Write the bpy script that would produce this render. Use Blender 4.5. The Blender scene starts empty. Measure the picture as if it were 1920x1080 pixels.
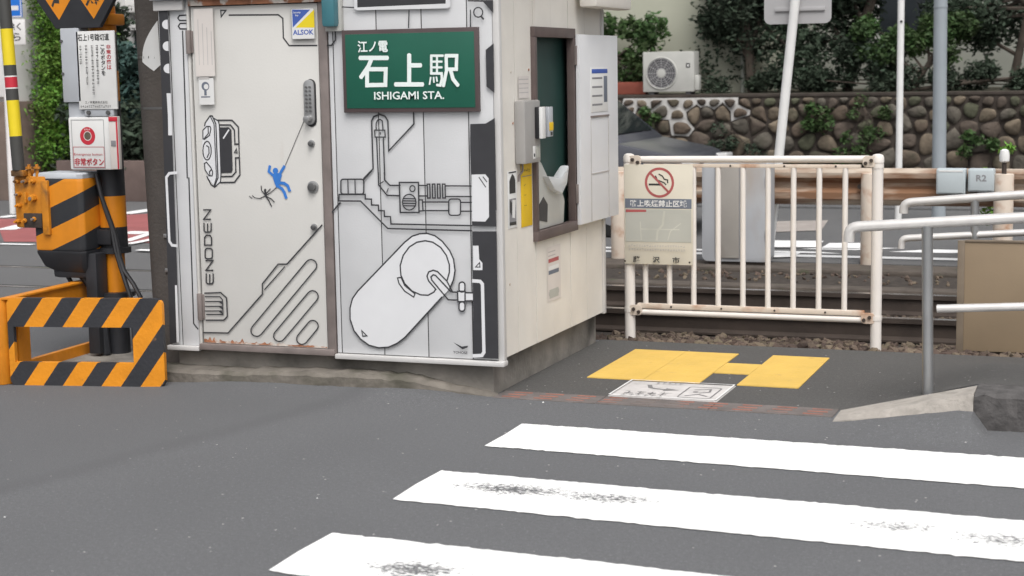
import bpy, bmesh, math, random
import numpy as np
from mathutils import Vector, Matrix
random.seed(7); rng = np.random.default_rng(7)
R = math.radians
sc = bpy.context.scene
COL = sc.collection

# ------------------------------------------------------------------ camera
cam = bpy.data.cameras.new('camera'); cam.sensor_width = 36; cam.lens = 58.25; cam.clip_end = 2000
co = bpy.data.objects.new('camera', cam); COL.objects.link(co); sc.camera = co
right = Vector((0.93634807, 0.35068243, -0.01655689)); up = Vector((-0.0303281, 0.12778266, 0.99133839)); fwd = Vector((-0.34976064, 0.92773564, -0.13028458))
mw = Matrix((right, up, -fwd)).transposed().to_4x4(); mw.translation = (2.764, -7.163, 1.529); co.matrix_world = mw
cam.dof.use_dof = True; cam.dof.focus_distance = 8.6; cam.dof.aperture_fstop = 4

# ------------------------------------------------------------------ sky and sun (bright overcast)
ELEV, AZ = 58, 150
w = bpy.data.worlds.new('World'); sc.world = w; w.use_nodes = True
nt = w.node_tree; nt.nodes.clear()
sky = nt.nodes.new('ShaderNodeTexSky'); sky.sky_type = 'NISHITA'; sky.sun_disc = False
sky.sun_elevation = R(ELEV); sky.sun_rotation = R(AZ); sky.dust_density = 6; sky.air_density = 1.0; sky.ozone_density = 1
hs = nt.nodes.new('ShaderNodeHueSaturation'); hs.inputs['Saturation'].default_value = .2
bg = nt.nodes.new('ShaderNodeBackground'); bg.inputs[1].default_value = .15
wo = nt.nodes.new('ShaderNodeOutputWorld')
nt.links.new(sky.outputs[0], hs.inputs['Color']); nt.links.new(hs.outputs[0], bg.inputs[0]); nt.links.new(bg.outputs[0], wo.inputs[0])
sl = bpy.data.lights.new('sun', 'SUN'); sl.energy = 1.1; sl.angle = R(40); sl.color = (1, .97, .93)
so = bpy.data.objects.new('sun', sl); COL.objects.link(so)
sd = Vector((math.sin(R(AZ))*math.cos(R(ELEV)), math.cos(R(AZ))*math.cos(R(ELEV)), math.sin(R(ELEV))))
so.rotation_euler = sd.to_track_quat('Z', 'Y').to_euler(); so.location = (3, -6, 12)
sc.view_settings.view_transform = 'Standard'; sc.view_settings.look = 'None'; sc.view_settings.gamma = 1
sc.view_settings.use_curve_mapping = False; sc.view_settings.exposure = 0.35

# ------------------------------------------------------------------ materials
def lin(r, g, b):
    f = lambda c: (c/255/12.92 if c/255 <= .04045 else ((c/255+.055)/1.055)**2.4)
    return (f(r), f(g), f(b))
MATS = {}
def mat(name, col, rough=.6, var=.12, scale=6., bump=0., bscale=80., metal=0., stain=None, spec=.4, attr=False, stripes=None, alpha=None, trans=0.):
    """stain=(colour, threshold, scale, softness[, z stretch]); stripes=(colour2, nx, ny, nz, period, phase, duty)"""
    if name in MATS: return MATS[name]
    m = bpy.data.materials.new(name); m.use_nodes = True; MATS[name] = m
    t = m.node_tree; N = t.nodes; K = t.links; b = N['Principled BSDF']
    b.inputs['Roughness'].default_value = rough; b.inputs['Metallic'].default_value = metal; b.inputs['Specular IOR Level'].default_value = spec
    geo = N.new('ShaderNodeNewGeometry'); pos = geo.outputs['Position']
    def noise(s, detail=4, vec=None):
        n = N.new('ShaderNodeTexNoise'); n.inputs['Scale'].default_value = s; n.inputs['Detail'].default_value = detail; K.new(vec or pos, n.inputs['Vector']); return n.outputs['Fac']
    def ramp(fac, lo, hi):
        r = N.new('ShaderNodeMapRange'); r.inputs['From Min'].default_value = lo; r.inputs['From Max'].default_value = hi; K.new(fac, r.inputs['Value']); return r.outputs['Result']
    def mix(f, a, c):
        x = N.new('ShaderNodeMix'); x.data_type = 'RGBA'
        if hasattr(f, 'node'): K.new(f, x.inputs['Factor'])
        else: x.inputs['Factor'].default_value = f
        for s, v in ((x.inputs[6], a), (x.inputs[7], c)):
            if hasattr(v, 'node'): K.new(v, s)
            else: s.default_value = (*v, 1)
        return x.outputs[2]
    base = col
    if stripes:
        c2, nx, ny, nz, per, ph, duty = stripes
        vm = N.new('ShaderNodeVectorMath'); vm.operation = 'DOT_PRODUCT'; K.new(pos, vm.inputs[0]); vm.inputs[1].default_value = (nx, ny, nz)
        a = N.new('ShaderNodeMath'); a.operation = 'ADD'; a.inputs[1].default_value = ph; K.new(vm.outputs['Value'], a.inputs[0])
        d = N.new('ShaderNodeMath'); d.operation = 'DIVIDE'; d.inputs[1].default_value = per; K.new(a.outputs[0], d.inputs[0])
        f = N.new('ShaderNodeMath'); f.operation = 'FRACT'; K.new(d.outputs[0], f.inputs[0])
        g = N.new('ShaderNodeMath'); g.operation = 'GREATER_THAN'; g.inputs[1].default_value = duty; K.new(f.outputs[0], g.inputs[0])
        base = mix(g.outputs[0], col, c2)
    v = ramp(noise(scale), .3, .7)
    dark = N.new('ShaderNodeHueSaturation'); dark.inputs['Value'].default_value = 1-var
    lite = N.new('ShaderNodeHueSaturation'); lite.inputs['Value'].default_value = 1+var
    for h in (dark, lite):
        if hasattr(base, 'node'): K.new(base, h.inputs['Color'])
        else: h.inputs['Color'].default_value = (*base, 1)
    cur = mix(v, dark.outputs[0], lite.outputs[0])
    if attr:
        at = N.new('ShaderNodeAttribute'); at.attribute_name = 'var'
        h = N.new('ShaderNodeHueSaturation'); K.new(cur, h.inputs['Color'])
        K.new(ramp(at.outputs['Fac'], -.6, .7), h.inputs['Value']); 
        hr = N.new('ShaderNodeMapRange'); hr.inputs['To Min'].default_value = .48; hr.inputs['To Max'].default_value = .53; K.new(at.outputs['Fac'], hr.inputs['Value']); K.new(hr.outputs['Result'], h.inputs['Hue'])
        cur = h.outputs[0]
    if stain:
        vec = None
        if len(stain) > 4:
            mp = N.new('ShaderNodeMapping'); mp.inputs['Scale'].default_value = (1, 1, stain[4]); K.new(pos, mp.inputs['Vector']); vec = mp.outputs[0]
        cur = mix(ramp(noise(stain[2], 6, vec), stain[1], stain[1]+stain[3]), cur, stain[0])
    K.new(cur, b.inputs['Base Color'])
    if bump:
        bm_ = N.new('ShaderNodeBump'); bm_.inputs['Strength'].default_value = bump; bm_.inputs['Distance'].default_value = .01; K.new(noise(bscale, 3), bm_.inputs['Height']); K.new(bm_.outputs[0], b.inputs['Normal'])
    if alpha is not None: b.inputs['Alpha'].default_value = alpha
    if trans: b.inputs['Transmission Weight'].default_value = trans
    return m
def mk_asphalt(name, base, seam=False, stripe=None):
    """aggregate asphalt; stripe = list of worn patches (x, y, rx, ry) showing asphalt through white paint"""
    m = bpy.data.materials.new(name); m.use_nodes = True; MATS[name] = m
    t = m.node_tree; N = t.nodes; K = t.links; b = N['Principled BSDF']; b.inputs['Specular IOR Level'].default_value = .3
    geo = N.new('ShaderNodeNewGeometry'); pos = geo.outputs['Position']
    def noise(s, d=3, rough=.5):
        n = N.new('ShaderNodeTexNoise'); n.inputs['Scale'].default_value = s; n.inputs['Detail'].default_value = d; n.inputs['Roughness'].default_value = rough; K.new(pos, n.inputs['Vector']); return n.outputs['Fac']
    def mr(f, a, c, lo=0, hi=1):
        r = N.new('ShaderNodeMapRange'); [r.inputs[i].__setattr__('default_value', v) for i, v in ((1, a), (2, c), (3, lo), (4, hi))]; K.new(f, r.inputs[0]); return r.outputs[0]
    def math_(op, a, c):
        x = N.new('ShaderNodeMath'); x.operation = op
        for i, v in enumerate((a, c)):
            if hasattr(v, 'node'): K.new(v, x.inputs[i])
            else: x.inputs[i].default_value = v
        return x.outputs[0]
    def mix(f, a, c):
        x = N.new('ShaderNodeMix'); x.data_type = 'RGBA'; K.new(f, x.inputs[0])
        for s, v in ((x.inputs[6], a), (x.inputs[7], c)):
            if hasattr(v, 'node'): K.new(v, s)
            else: s.default_value = (*v, 1)
        return x.outputs[2]
    d = tuple(c*.86 for c in base); l = tuple(c*1.1 for c in base)
    cur = mix(mr(noise(1.1, 5), .35, .65), d, l)
    cur = mix(mr(noise(240, 2), .40, .66), tuple(c*.72 for c in base), cur)
    cur = mix(mr(noise(55, 5, .85), .40, .56, .75, 0), cur, tuple(c*.66 for c in base))
    cur = mix(mr(noise(75, 4, .8), .58, .68, 0, .6), cur, tuple(c*1.9 for c in base))
    cur = mix(mr(noise(.45, 4), .52, .7, 0, .4), cur, tuple(c*.8 for c in base))
    v = N.new('ShaderNodeTexVoronoi'); v.inputs['Scale'].default_value = 38; K.new(pos, v.inputs['Vector'])
    sp = N.new('ShaderNodeSeparateColor'); K.new(v.outputs['Color'], sp.inputs[0])
    speck = math_('MULTIPLY', math_('LESS_THAN', v.outputs['Distance'], .17), math_('GREATER_THAN', sp.outputs[0], .972))
    cur = mix(math_('MULTIPLY', speck, .85), cur, (.45, .44, .42))
    cur = mix(mr(noise(5, 6, .7), .62, .78, 0, .35), cur, tuple(c*.6 for c in base))
    if seam:      # joint between the older and the newer paving, with its dark tar edge
        sx = N.new('ShaderNodeSeparateXYZ'); K.new(pos, sx.inputs[0])
        ln = math_('ADD', math_('ADD', math_('MULTIPLY', sx.outputs[0], -.97), math_('MULTIPLY', sx.outputs[1], .24)), -.62)
        ln = math_('ADD', ln, math_('MULTIPLY', math_('SUBTRACT', noise(3, 3), .5), .1))
        left = mr(ln, -.05, .05)
        cur = mix(math_('MULTIPLY', left, .5), cur, (base[0]*.70, base[1]*.70, base[2]*.70))
        band = mr(math_('ABSOLUTE', ln, 0), .02, .11, .34, 0)
        cur = mix(band, cur, tuple(c*.55 for c in base))
    if stripe is not None:
        msk = None
        for (x, y, rx, ry, amt) in stripe:
            mp = N.new('ShaderNodeVectorMath'); mp.operation = 'SUBTRACT'; K.new(pos, mp.inputs[0]); mp.inputs[1].default_value = (x, y, 0)
            m2 = N.new('ShaderNodeVectorMath'); m2.operation = 'MULTIPLY'; K.new(mp.outputs[0], m2.inputs[0]); m2.inputs[1].default_value = (1/rx, 1/ry, 0)
            le = N.new('ShaderNodeVectorMath'); le.operation = 'LENGTH'; K.new(m2.outputs[0], le.inputs[0])
            k = mr(le.outputs['Value'], .15, 1.1, amt, 0)
            msk = k if msk is None else math_('MAXIMUM', msk, k)
        msk = math_('ADD', msk, -.02) 
        mp = N.new('ShaderNodeMapping'); mp.inputs['Scale'].default_value = (30, 62, 30); K.new(pos, mp.inputs['Vector'])
        nn = N.new('ShaderNodeTexNoise'); nn.inputs['Scale'].default_value = 1.6; nn.inputs['Detail'].default_value = 6; nn.inputs['Roughness'].default_value = .75; K.new(mp.outputs[0], nn.inputs['Vector'])
        worn = mr(math_('ADD', nn.outputs['Fac'], msk), .705, .745)
        paint = mix(mr(noise(3, 5), .3, .7), (.74, .74, .73), (.83, .83, .82))
        paint = mix(mr(noise(160, 2), .62, .75, 0, .25), paint, (.5, .5, .5))
        cur = mix(worn, paint, cur)
    K.new(cur, b.inputs['Base Color']); b.inputs['Roughness'].default_value = .85
    bm_ = N.new('ShaderNodeBump'); bm_.inputs['Strength'].default_value = .55 if stripe is None else .25; bm_.inputs['Distance'].default_value = .006
    K.new(noise(170, 2), bm_.inputs['Height']); K.new(bm_.outputs[0], b.inputs['Normal'])
    return m

ASPH = (.140, .142, .148)
mk_asphalt('asphalt', ASPH, seam=True); mk_asphalt('pavement_asphalt', (.098, .095, .092)); mk_asphalt('far_asphalt', (.14, .14, .142))
RUST = (.22, .07, .025)
mat('hutwhite', (.555, .56, .57), .5, .05, 3, .1, 120, stain=((.40, .375, .345), .66, 2.5, .3, .25))
mat('doorwhite', (.57, .56, .535), .5, .04, 2.5, .06, 90, stain=((.42, .33, .26), .72, 5, .25, .3))
mat('plankwhite', (.67, .64, .59), .55, .06, 4, .12, 60, stain=((.45, .38, .31), .66, 3, .3, .12))
mat('corner', (.52, .51, .50), .5, .04)
mat('ink', (.036, .036, .040), .5, .1, 10)
mat('paintwhite', (.63, .635, .65), .5, .03)
mat('blue', (.035, .17, .52), .5, .08, 10)
mat('dark_gap', (.02, .02, .02), .9)
mat('brown_frame', (.10, .075, .07), .5, .15, 8)
mat('hinge', (.19, .16, .15), .45, .15, 12)
mat('rustline', (.30, .13, .07), .8, .35, 14, .3, 60, stain=((.55, .5, .45), .5, 18, .1))
mat('concrete', (.20, .185, .165), .9, .25, 6, .5, 40, stain=((.055, .052, .046), .50, 3.2, .25))
mat('kerbstone', (.145, .13, .112), .9, .28, 9, .6, 40, stain=((.07, .066, .05), .47, 5, .22))
mat('rampkerb', (.33, .305, .275), .9, .2, 9, .6, 45, stain=((.15, .14, .125), .54, 9, .2))
mat('brokenkerb', (.075, .071, .070), .95, .3, 18, .7, 45)
mat('green_sign', (.012, .095, .062), .35, .05)
mat('signframe', (.075, .055, .055), .5, .1)
mat('text_white', (.72, .78, .76), .4, .03)
mat('black_text', (.03, .03, .03), .6, .05)
mat('red_text', (.42, .035, .05), .6, .1)
mat('blue_text', (.05, .10, .36), .6, .1)
mat('grey_text', (.22, .22, .23), .7, .1)
mat('faint_text', (.42, .40, .39), .7, .1)
mat('grey_metal', (.40, .42, .45), .5, .08, 4, stain=((.25, .25, .25), .68, 4, .2))
mat('steel', (.42, .42, .42), .35, .1, 10, metal=.8)
mat('steel_dark', (.16, .16, .16), .4, .2, 10, metal=.6)
mat('teal_lamp', (.05, .16, .19), .2, .1, 8)
mat('greyplastic', (.30, .29, .28), .5, .06, 8)
mat('blackplastic', (.02, .02, .022), .35, .1)
mat('yellow_poster', (.72, .47, .012), .5, .05)
mat('paper', (.66, .66, .65), .6, .05)
mat('paper_warm', (.60, .56, .53), .6, .05)
mat('interior_green', (.018, .052, .046), .5, .2, 3)
mat('clear_plastic', (.72, .74, .76), .12, .05, alpha=.62)
mat('ylw', (.58, .205, .012), .5, .14, 10, .15, 60, stain=((.28, .11, .02), .68, 12, .15))
mat('bracket_paint', (.50, .19, .014), .5, .2, 10, .3, 50, stain=((.10, .055, .025), .53, 8, .15))
mat('blk', (.022, .023, .027), .5, .25, 8)
ST = ((.03, .031, .036), 1, 0, -.72, .2, 2.43, .5)
mat('guard_stripe', (.66, .245, .012), .5, .10, 9, .2, 60, stripes=ST, stain=((.25, .14, .06), .70, 10, .08))
mat('machine_stripe', (.60, .215, .012), .5, .10, 9, .1, 60, stripes=((.024, .026, .03), -.42, -.25, 1, .226, .136, .5))
mat('post_stripe', (.68, .29, .012), .5, .10, 9, stripes=((.026, .026, .03), 0, 0, 1, .28, .135, .4))
mat('pole_dark', (.075, .066, .060), .85, .18, 5, .4, 60, stain=((.10, .085, .072), .5, 1.5, .3, .3))
mat('fence_white', (.68, .64, .60), .4, .04, 6, .05, stain=((.42, .20, .09), .69, 5, .14))
mat('fence_rust', (.60, .52, .44), .5, .06, 6, .08, stain=((.34, .15, .065), .52, 6, .2))
mat('guardrail', (.40, .335, .27), .6, .14, 3, .1, stain=((.19, .10, .055), .41, 1.8, .18, 6))
mat('galv', (.34, .345, .35), .38, .08, 10, metal=.75)
mat('handrail_mat', (.62, .60, .58), .25, .08, 10, metal=.35)
mat('rail_steel', (.045, .034, .028), .6, .2, 8, .2)
mat('rail_head', (.55, .52, .50), .25, .1, 6, metal=.9)
mat('ballast_stone', (.125, .092, .07), .9, .35, 3, .3, 90, attr=True)
mat('ballast_bed', (.04, .033, .028), .95, .3, 20, .6, 40)
mat('soil', (.075, .062, .052), .95, .3, 6, .6, 30, stain=((.05, .06, .03), .62, 5, .15))
mat('sleeper', (.085, .065, .05), .9, .25, 6, .3)
mat('tactile', (.60, .395, .09), .7, .06, 5, .2, 200, stain=((.40, .25, .10), .64, 12, .2))
mat('mat_white', (.50, .48, .47), .8, .10, 12, .2, 150, stain=((.32, .31, .30), .60, 22, .15))
mat('mat_dark', (.17, .165, .165), .8, .15, 20)
mat('brickbed', (.135, .118, .112), .9, .2, 10, .4, 90)
mat('ridge', (.27, .115, .085), .8, .25, 14, .3, 80, stain=((.15, .125, .115), .46, 2.2, .1))
mat('pale_patch', (.30, .27, .25), .9, .1, 6)
mat('redroad', (.27, .085, .085), .9, .12, 3, .3, 150)
mat('roadwhite', (.72, .72, .72), .8, .08, 8, stain=((.2, .2, .2), .66, 12, .1))
mat('stone_a', (.100, .076, .057), .9, .35, 7, .8, 22, stain=((.05, .05, .032), .54, 3.0, .25)); mat('stone_b', (.088, .078, .064), .9, .35, 7, .8, 22, stain=((.05, .05, .032), .54, 3.0, .25)); mat('stone_c', (.135, .108, .079), .9, .35, 7, .8, 22, stain=((.05, .05, .032), .54, 3.0, .25)); mat('stone_d', (.078, .061, .049), .9, .35, 7, .8, 22, stain=((.05, .05, .032), .54, 3.0, .25)); mat('stone_e', (.070, .072, .046), .9, .35, 7, .8, 22, stain=((.05, .05, .032), .54, 3.0, .25))
mat('mortar', (.046, .037, .031), .95, .3, 6, .6, 20)
mat('white_mortar', (.44, .43, .415), .9, .15, 10, .4, 30)
mat('house_green', (.42, .425, .345), .85, .06, 1.5, stain=((.27, .29, .22), .55, .9, .4, .3))
mat('house_grey', (.33, .34, .30), .85, .08, 1.5)
mat('house_white', (.66, .65, .64), .7, .05, 3)
mat('house_brown', (.16, .12, .10), .85, .15, 6)
mat('window_dark', (.03, .035, .04), .1, .2, 2)
mat('roof_tile', (.10, .09, .09), .8)
mat('ac_white', (.42, .42, .395), .5, .06, 5); mat('ac_dark', (.07, .07, .075), .6)
mat('terracotta', (.22, .06, .04), .85, .2, 6)
mat('leaf_dark', (.034, .052, .031), .8, .4, 1.6, attr=True); mat('leaf_mid', (.045, .085, .022), .7, .35, 2, attr=True); mat('leaf_bright', (.125, .235, .03), .7, .3, 2.5, attr=True); mat('leaf_blue', (.05, .10, .085), .7, .3, 3, attr=True)
mat('bark', (.06, .048, .038), .9, .3, 8, .5)
mat('garden_soil', (.05, .045, .03), .95, .3, 4)
mat('pole_white', (.68, .68, .67), .4, .05); mat('pole_grey', (.27, .30, .325), .45, .05, 3)
mat('signback', (.36, .355, .36), .5, .06, 3)
mat('cabinet', (.36, .37, .39), .5, .08, 2.5, stain=((.30, .25, .20), .55, 2.0, .2, .4))
mat('cabinet_tan', (.31, .29, .265), .5, .1, 3, stain=((.19, .16, .14), .55, 3, .2, .4))
mat('markerbox', (.44, .49, .51), .5, .05)
mat('car_paint', (.055, .057, .07), .25, .04, spec=.6); mat('glass', (.015, .018, .02), .05, spec=.6); mat('tyre', (.02, .02, .02), .8); mat('rim', (.4, .4, .42), .3, metal=.7); mat('lamp_glass', (.55, .55, .55), .1)
mat('panel_beige', (.245, .185, .122), .5, .14, 1.6, .05, stain=((.17, .125, .085), .50, 1.4, .3, .5))
mat('panel_edge', (.17, .135, .10), .6, .2)
mat('amber', (.62, .215, .01), .5, .08)
mat('sky_blue_sign', (.02, .17, .62), .4, .05)
mat('alsok_yellow', (.72, .56, .02), .45, .03)
mat('map_green', (.40, .405, .37), .6, .05); mat('map_pale', (.47, .475, .42), .6); mat('sign_cream', (.58, .545, .46), .5, .05, stain=((.42, .36, .28), .66, 6, .2)); mat('sign_navy', (.135, .155, .195), .5, .1); mat('sign_red', (.36, .09, .09), .5, .12)
mat('arm_grey', (.055, .055, .052), .5, .1)
mat('joint_shade', (.06, .05, .045), .9)  # dark colour standing in for the shade inside the plank gaps
mat('front_joint_shade', (.05, .05, .05), .9)  # shade of the front panel gaps, put into the colour
mat('bin_red', (.5, .03, .05), .4, .05)
mat('lowwall', (.13, .095, .085), .9, .15, 5)

# ------------------------------------------------------------------ builders
WL = {}
def link(name, me, m, parent=None, origin=(0, 0, 0), loc=None):
    o = bpy.data.objects.new(name, me); COL.objects.link(o)
    if m is not None and not me.materials: me.materials.append(MATS[m] if isinstance(m, str) else m)
    org = Vector(loc if loc is not None else (0, 0, 0))
    if parent is not None: o.parent = parent; o.location = org-WL[parent]
    else: o.location = org
    WL[o] = org
    return o
def thing(name, label, cat, base, group=None):
    o = bpy.data.objects.new(name, None); COL.objects.link(o); o.empty_display_size = .1; o.location = base; WL[o] = Vector(base)
    return tag(o, label, cat, group)
def tag(o, label, cat, group=None):
    o['label'] = label; o['category'] = cat
    if group: o['group'] = group
    return o
def struct(o): o['kind'] = 'structure'; return o
class MB:
    def __init__(s): s.v = []; s.f = []
    def add(s, vs, fs):
        n = len(s.v); s.v += [tuple(x) for x in vs]; s.f += [tuple(i+n for i in f) for f in fs]; return s
    def box(s, lo, hi):
        (a, b, c), (d, e, f) = lo, hi
        return s.add([(a,b,c),(d,b,c),(d,e,c),(a,e,c),(a,b,f),(d,b,f),(d,e,f),(a,e,f)], [(0,3,2,1),(4,5,6,7),(0,1,5,4),(1,2,6,5),(2,3,7,6),(3,0,4,7)])
    def tube(s, pts, rad, n=10, cap=True):
        P = [Vector(p) for p in pts]; rad = rad if isinstance(rad, (list, tuple)) else [rad]*len(P); rings = []; prev = None
        for i, p in enumerate(P):
            t = ((P[i]-P[i-1]).normalized() if i else Vector()) + ((P[i+1]-P[i]).normalized() if i < len(P)-1 else Vector())
            t.normalize()
            if prev is None: a = t.orthogonal().normalized()
            else: a = (prev-t*prev.dot(t)).normalized()
            prev = a; b = t.cross(a)
            k = 1.0
            if 0 < i < len(P)-1: k = 1/max(.5, (P[i]-P[i-1]).normalized().dot(t))
            rings.append([p+(a*math.cos(2*math.pi*j/n)+b*math.sin(2*math.pi*j/n))*rad[i]*min(k, 1.4) for j in range(n)])
        vs = [x for r in rings for x in r]; fs = []
        for i in range(len(P)-1):
            for j in range(n): fs.append((i*n+j, i*n+(j+1) % n, (i+1)*n+(j+1) % n, (i+1)*n+j))
        if cap: fs += [tuple(range(n))[::-1], tuple(range((len(P)-1)*n, len(P)*n))]
        return s.add(vs, fs)
    def prism(s, poly, o, u, v, n, d):
        """2-D polygon in the plane o+a*u+b*v, extruded by d along n (from the plane backwards)"""
        o, u, v, n = map(Vector, (o, u, v, n)); k = len(poly)
        vs = [o+u*a+v*b for a, b in poly]+[o+u*a+v*b-n*d for a, b in poly]
        return s.add(vs, [tuple(range(k)), tuple(range(k, 2*k))[::-1]]+[(i, i+k, (i+1) % k+k, (i+1) % k) for i in range(k)])
    def build(s, name, m, parent=None, smooth=False, bev=0, seg=2, loc=None):
        me = bpy.data.meshes.new(name)
        vs = s.v if loc is None else [tuple(Vector(x)-Vector(loc)) for x in s.v]
        me.from_pydata(vs, [], s.f)
        if bev or smooth:
            bm = bmesh.new(); bm.from_mesh(me); bmesh.ops.recalc_face_normals(bm, faces=bm.faces)
            if bev:
                es = [e for e in bm.edges if len(e.link_faces) == 2 and e.calc_face_angle(0) > .5]
                bmesh.ops.bevel(bm, geom=es, offset=bev, segments=seg, affect='EDGES', profile=.6, clamp_overlap=True)
            bm.to_mesh(me); bm.free()
        me.update()
        if smooth:
            me.polygons.foreach_set('use_smooth', [True]*len(me.polygons))
            try: me.set_sharp_from_angle(angle=R(38))
            except Exception: pass
        return link(name, me, m, parent, loc=loc)
def box(name, lo, hi, m, parent=None, bev=.004, loc=None): return MB().box(lo, hi).build(name, m, parent, bev=bev, smooth=bool(bev), loc=loc)
def tube(name, pts, rad, m, parent=None, n=12): return MB().tube(pts, rad, n).build(name, m, parent, smooth=True)
def cyl(name, a, b, r, m, parent=None, n=16, bev=0): return MB().tube([a, b], r, n).build(name, m, parent, smooth=True, bev=bev)
def circ(cx, cy, r, n=20, ry=None): return [(cx+r*math.cos(2*math.pi*i/n), cy+(ry or r)*math.sin(2*math.pi*i/n)) for i in range(n)]
def rrect(x0, y0, x1, y1, r, n=4):
    o = []
    for cx, cy, a in ((x1-r, y1-r, 0), (x0+r, y1-r, 90), (x0+r, y0+r, 180), (x1-r, y0+r, 270)):
        o += [(cx+r*math.cos(R(a+90*i/n)), cy+r*math.sin(R(a+90*i/n))) for i in range(n+1)]
    return o
class Sheet:
    """flat print on a plane: every stroke lies a hair above the last one"""
    def __init__(s, o, u, v): s.o = Vector(o); s.u = Vector(u).normalized(); s.v = Vector(v).normalized(); s.n = s.u.cross(s.v); s.h = .0006; s.parts = {}
    def mb(s, key): return s.parts.setdefault(key, MB())
    def P(s, a, b): return s.o+s.u*a+s.v*b+s.n*s.h
    def step(s): s.h += .00012
    def fill(s, key, pts):
        s.step(); k = len(pts); A = sum(pts[i][0]*pts[(i+1) % k][1]-pts[(i+1) % k][0]*pts[i][1] for i in range(k))
        if A < 0: pts = pts[::-1]
        from mathutils.geometry import tessellate_polygon
        tr = tessellate_polygon([[Vector((a, b, 0)) for a, b in pts]])
        out = []
        for t in tr:
            (ax, ay), (bx, by), (cx, cy) = (pts[i] for i in t)
            out.append(t if (bx-ax)*(cy-ay)-(by-ay)*(cx-ax) > 0 else t[::-1])
        s.mb(key).add([s.P(a, b) for a, b in pts], out)
    def line(s, key, pts, w, closed=False, cap=True):
        s.step(); P = [Vector(p) for p in pts]; k = len(P); h = w/2; vs = []
        for i in range(k):
            a = P[i]-P[i-1] if (i or closed) else P[i+1]-P[i]; b = P[(i+1) % k]-P[i] if (i < k-1 or closed) else a
            if a.length < 1e-7: a = b
            if b.length < 1e-7: b = a
            a = a.normalized(); b = b.normalized(); t = (a+b)
            t = t.normalized() if t.length > 1e-4 else a
            nn = Vector((-t.y, t.x)); c = max(.45, nn.dot(Vector((-a.y, a.x))))
            q = P[i].copy()
            if cap and not closed and i == 0: q -= a*h*.6
            if cap and not closed and i == k-1: q += b*h*.6
            vs += [q+nn*h/c, q-nn*h/c]
        fs = [(2*i, 2*i+1, (2*i+3) % (2*k), (2*i+2) % (2*k)) for i in range(k if closed else k-1)]
        s.mb(key).add([s.P(v.x, v.y) for v in vs], fs)
    def text(s, key, body, x0, x1, y0, y1, bold=0., vertical=False, rot=0):
        """lettering fitted into the given box"""
        if vertical:
            n = len(body); hh = (y1-y0)/n
            for i, c in enumerate(body):
                if c != ' ': s.text(key, c, x0, x1, y1-hh*(i+.95), y1-hh*(i+.05), bold)
            return
        s.step(); c = bpy.data.curves.new('t', 'FONT'); c.body = body; c.offset = bold; c.resolution_u = 2
        o = bpy.data.objects.new('t', c); COL.objects.link(o); bpy.context.view_layer.update()
        me = bpy.data.meshes.new_from_object(o.evaluated_get(bpy.context.evaluated_depsgraph_get()))
        V = [v.co.copy() for v in me.vertices]; F = [tuple(p.vertices) for p in me.polygons]; nz = [p.normal.z for p in me.polygons]
        bpy.data.objects.remove(o); bpy.data.curves.remove(c); bpy.data.meshes.remove(me)
        if not V: return
        ax = min(v.x for v in V); bx = max(v.x for v in V); ay = min(v.y for v in V); by = max(v.y for v in V)
        sx = (x1-x0)/max(bx-ax, 1e-5); sy = (y1-y0)/max(by-ay, 1e-5)
        if by-ay < .15: sy = sx
        s.mb(key).add([s.P(x0+(v.x-ax)*sx, y0+(v.y-ay)*sy) for v in V], [f if z > 0 else f[::-1] for f, z in zip(F, nz)])
    def scribble(s, key, x0, x1, y0, y1, n, vertical=False):
        """small print too fine to read: a row of character-like strokes"""
        rr = random.Random(int((x0*7+y0*13+n)*1e4)); w = (y1-y0 if vertical else x1-x0)/n
        for i in range(n):
            a0, a1 = (x0, x1) if vertical else (x0+w*(i+.08), x0+w*(i+.85)); b0, b1 = (y1-w*(i+.9), y1-w*(i+.1)) if vertical else (y0, y1)
            t = min(a1-a0, b1-b0)*.16
            for k in range(2): yy = b0+(b1-b0)*rr.uniform(.05, .95); s.line(key, [(a0, yy), (a1, yy)], t, cap=False)
            xx = a0+(a1-a0)*rr.uniform(.3, .7); s.line(key, [(xx, b0), (xx, b1)], t, cap=False)
    def build(s, parent, names=None):
        for key, mb in s.parts.items(): mb.build(key[0], key[1], parent)

# ------------------------------------------------------------------ ground, roads, track bed
def sm(a, b, x): t = min(1, max(0, (x-a)/(b-a))); return t*t*(3-2*t)
def zroad(x, y):
    r = .15*min(1, max(0, (x-1.60)/.57))*sm(-.06, .06, y)*(1-sm(.5, 1.7, y))
    f = .035*math.exp(-((y+.06)/.16)**2)*sm(-1.9, -1.2, x)*(1-sm(-.5, 0.05, x))*(1 if y < .05 else 0)
    g = .088*min(1, max(0, (x-1.60)/.55))*(1-sm(2.15, 2.20, x))*sm(-.46, -.10, y)*(1 if y < -.05 else 0)
    return max(r, f, g)
def sheet_grid(name, x0, x1, y0, y1, dx, dy, zf, m, parent=None):
    nx, ny = int(round((x1-x0)/dx))+1, int(round((y1-y0)/dy))+1
    mb = MB(); vs = []
    for j in range(ny):
        for i in range(nx):
            x = x0+(x1-x0)*i/(nx-1); y = y0+(y1-y0)*j/(ny-1); vs.append((x, y, zf(x, y)))
    mb.add(vs, [(j*nx+i, j*nx+i+1, (j+1)*nx+i+1, (j+1)*nx+i) for j in range(ny-1) for i in range(nx-1)])
    return mb.build(name, m, parent, smooth=True)
struct(MB().add([(-600,-600,-.4),(600,-600,-.4),(600,600,-.4),(-600,600,-.4)], [(0,1,2,3)]).build('ground', 'soil'))
road = struct(sheet_grid('road', -4.2, 4.2, -4.6, 1.72, .06, .05, zroad, 'asphalt'))
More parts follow.
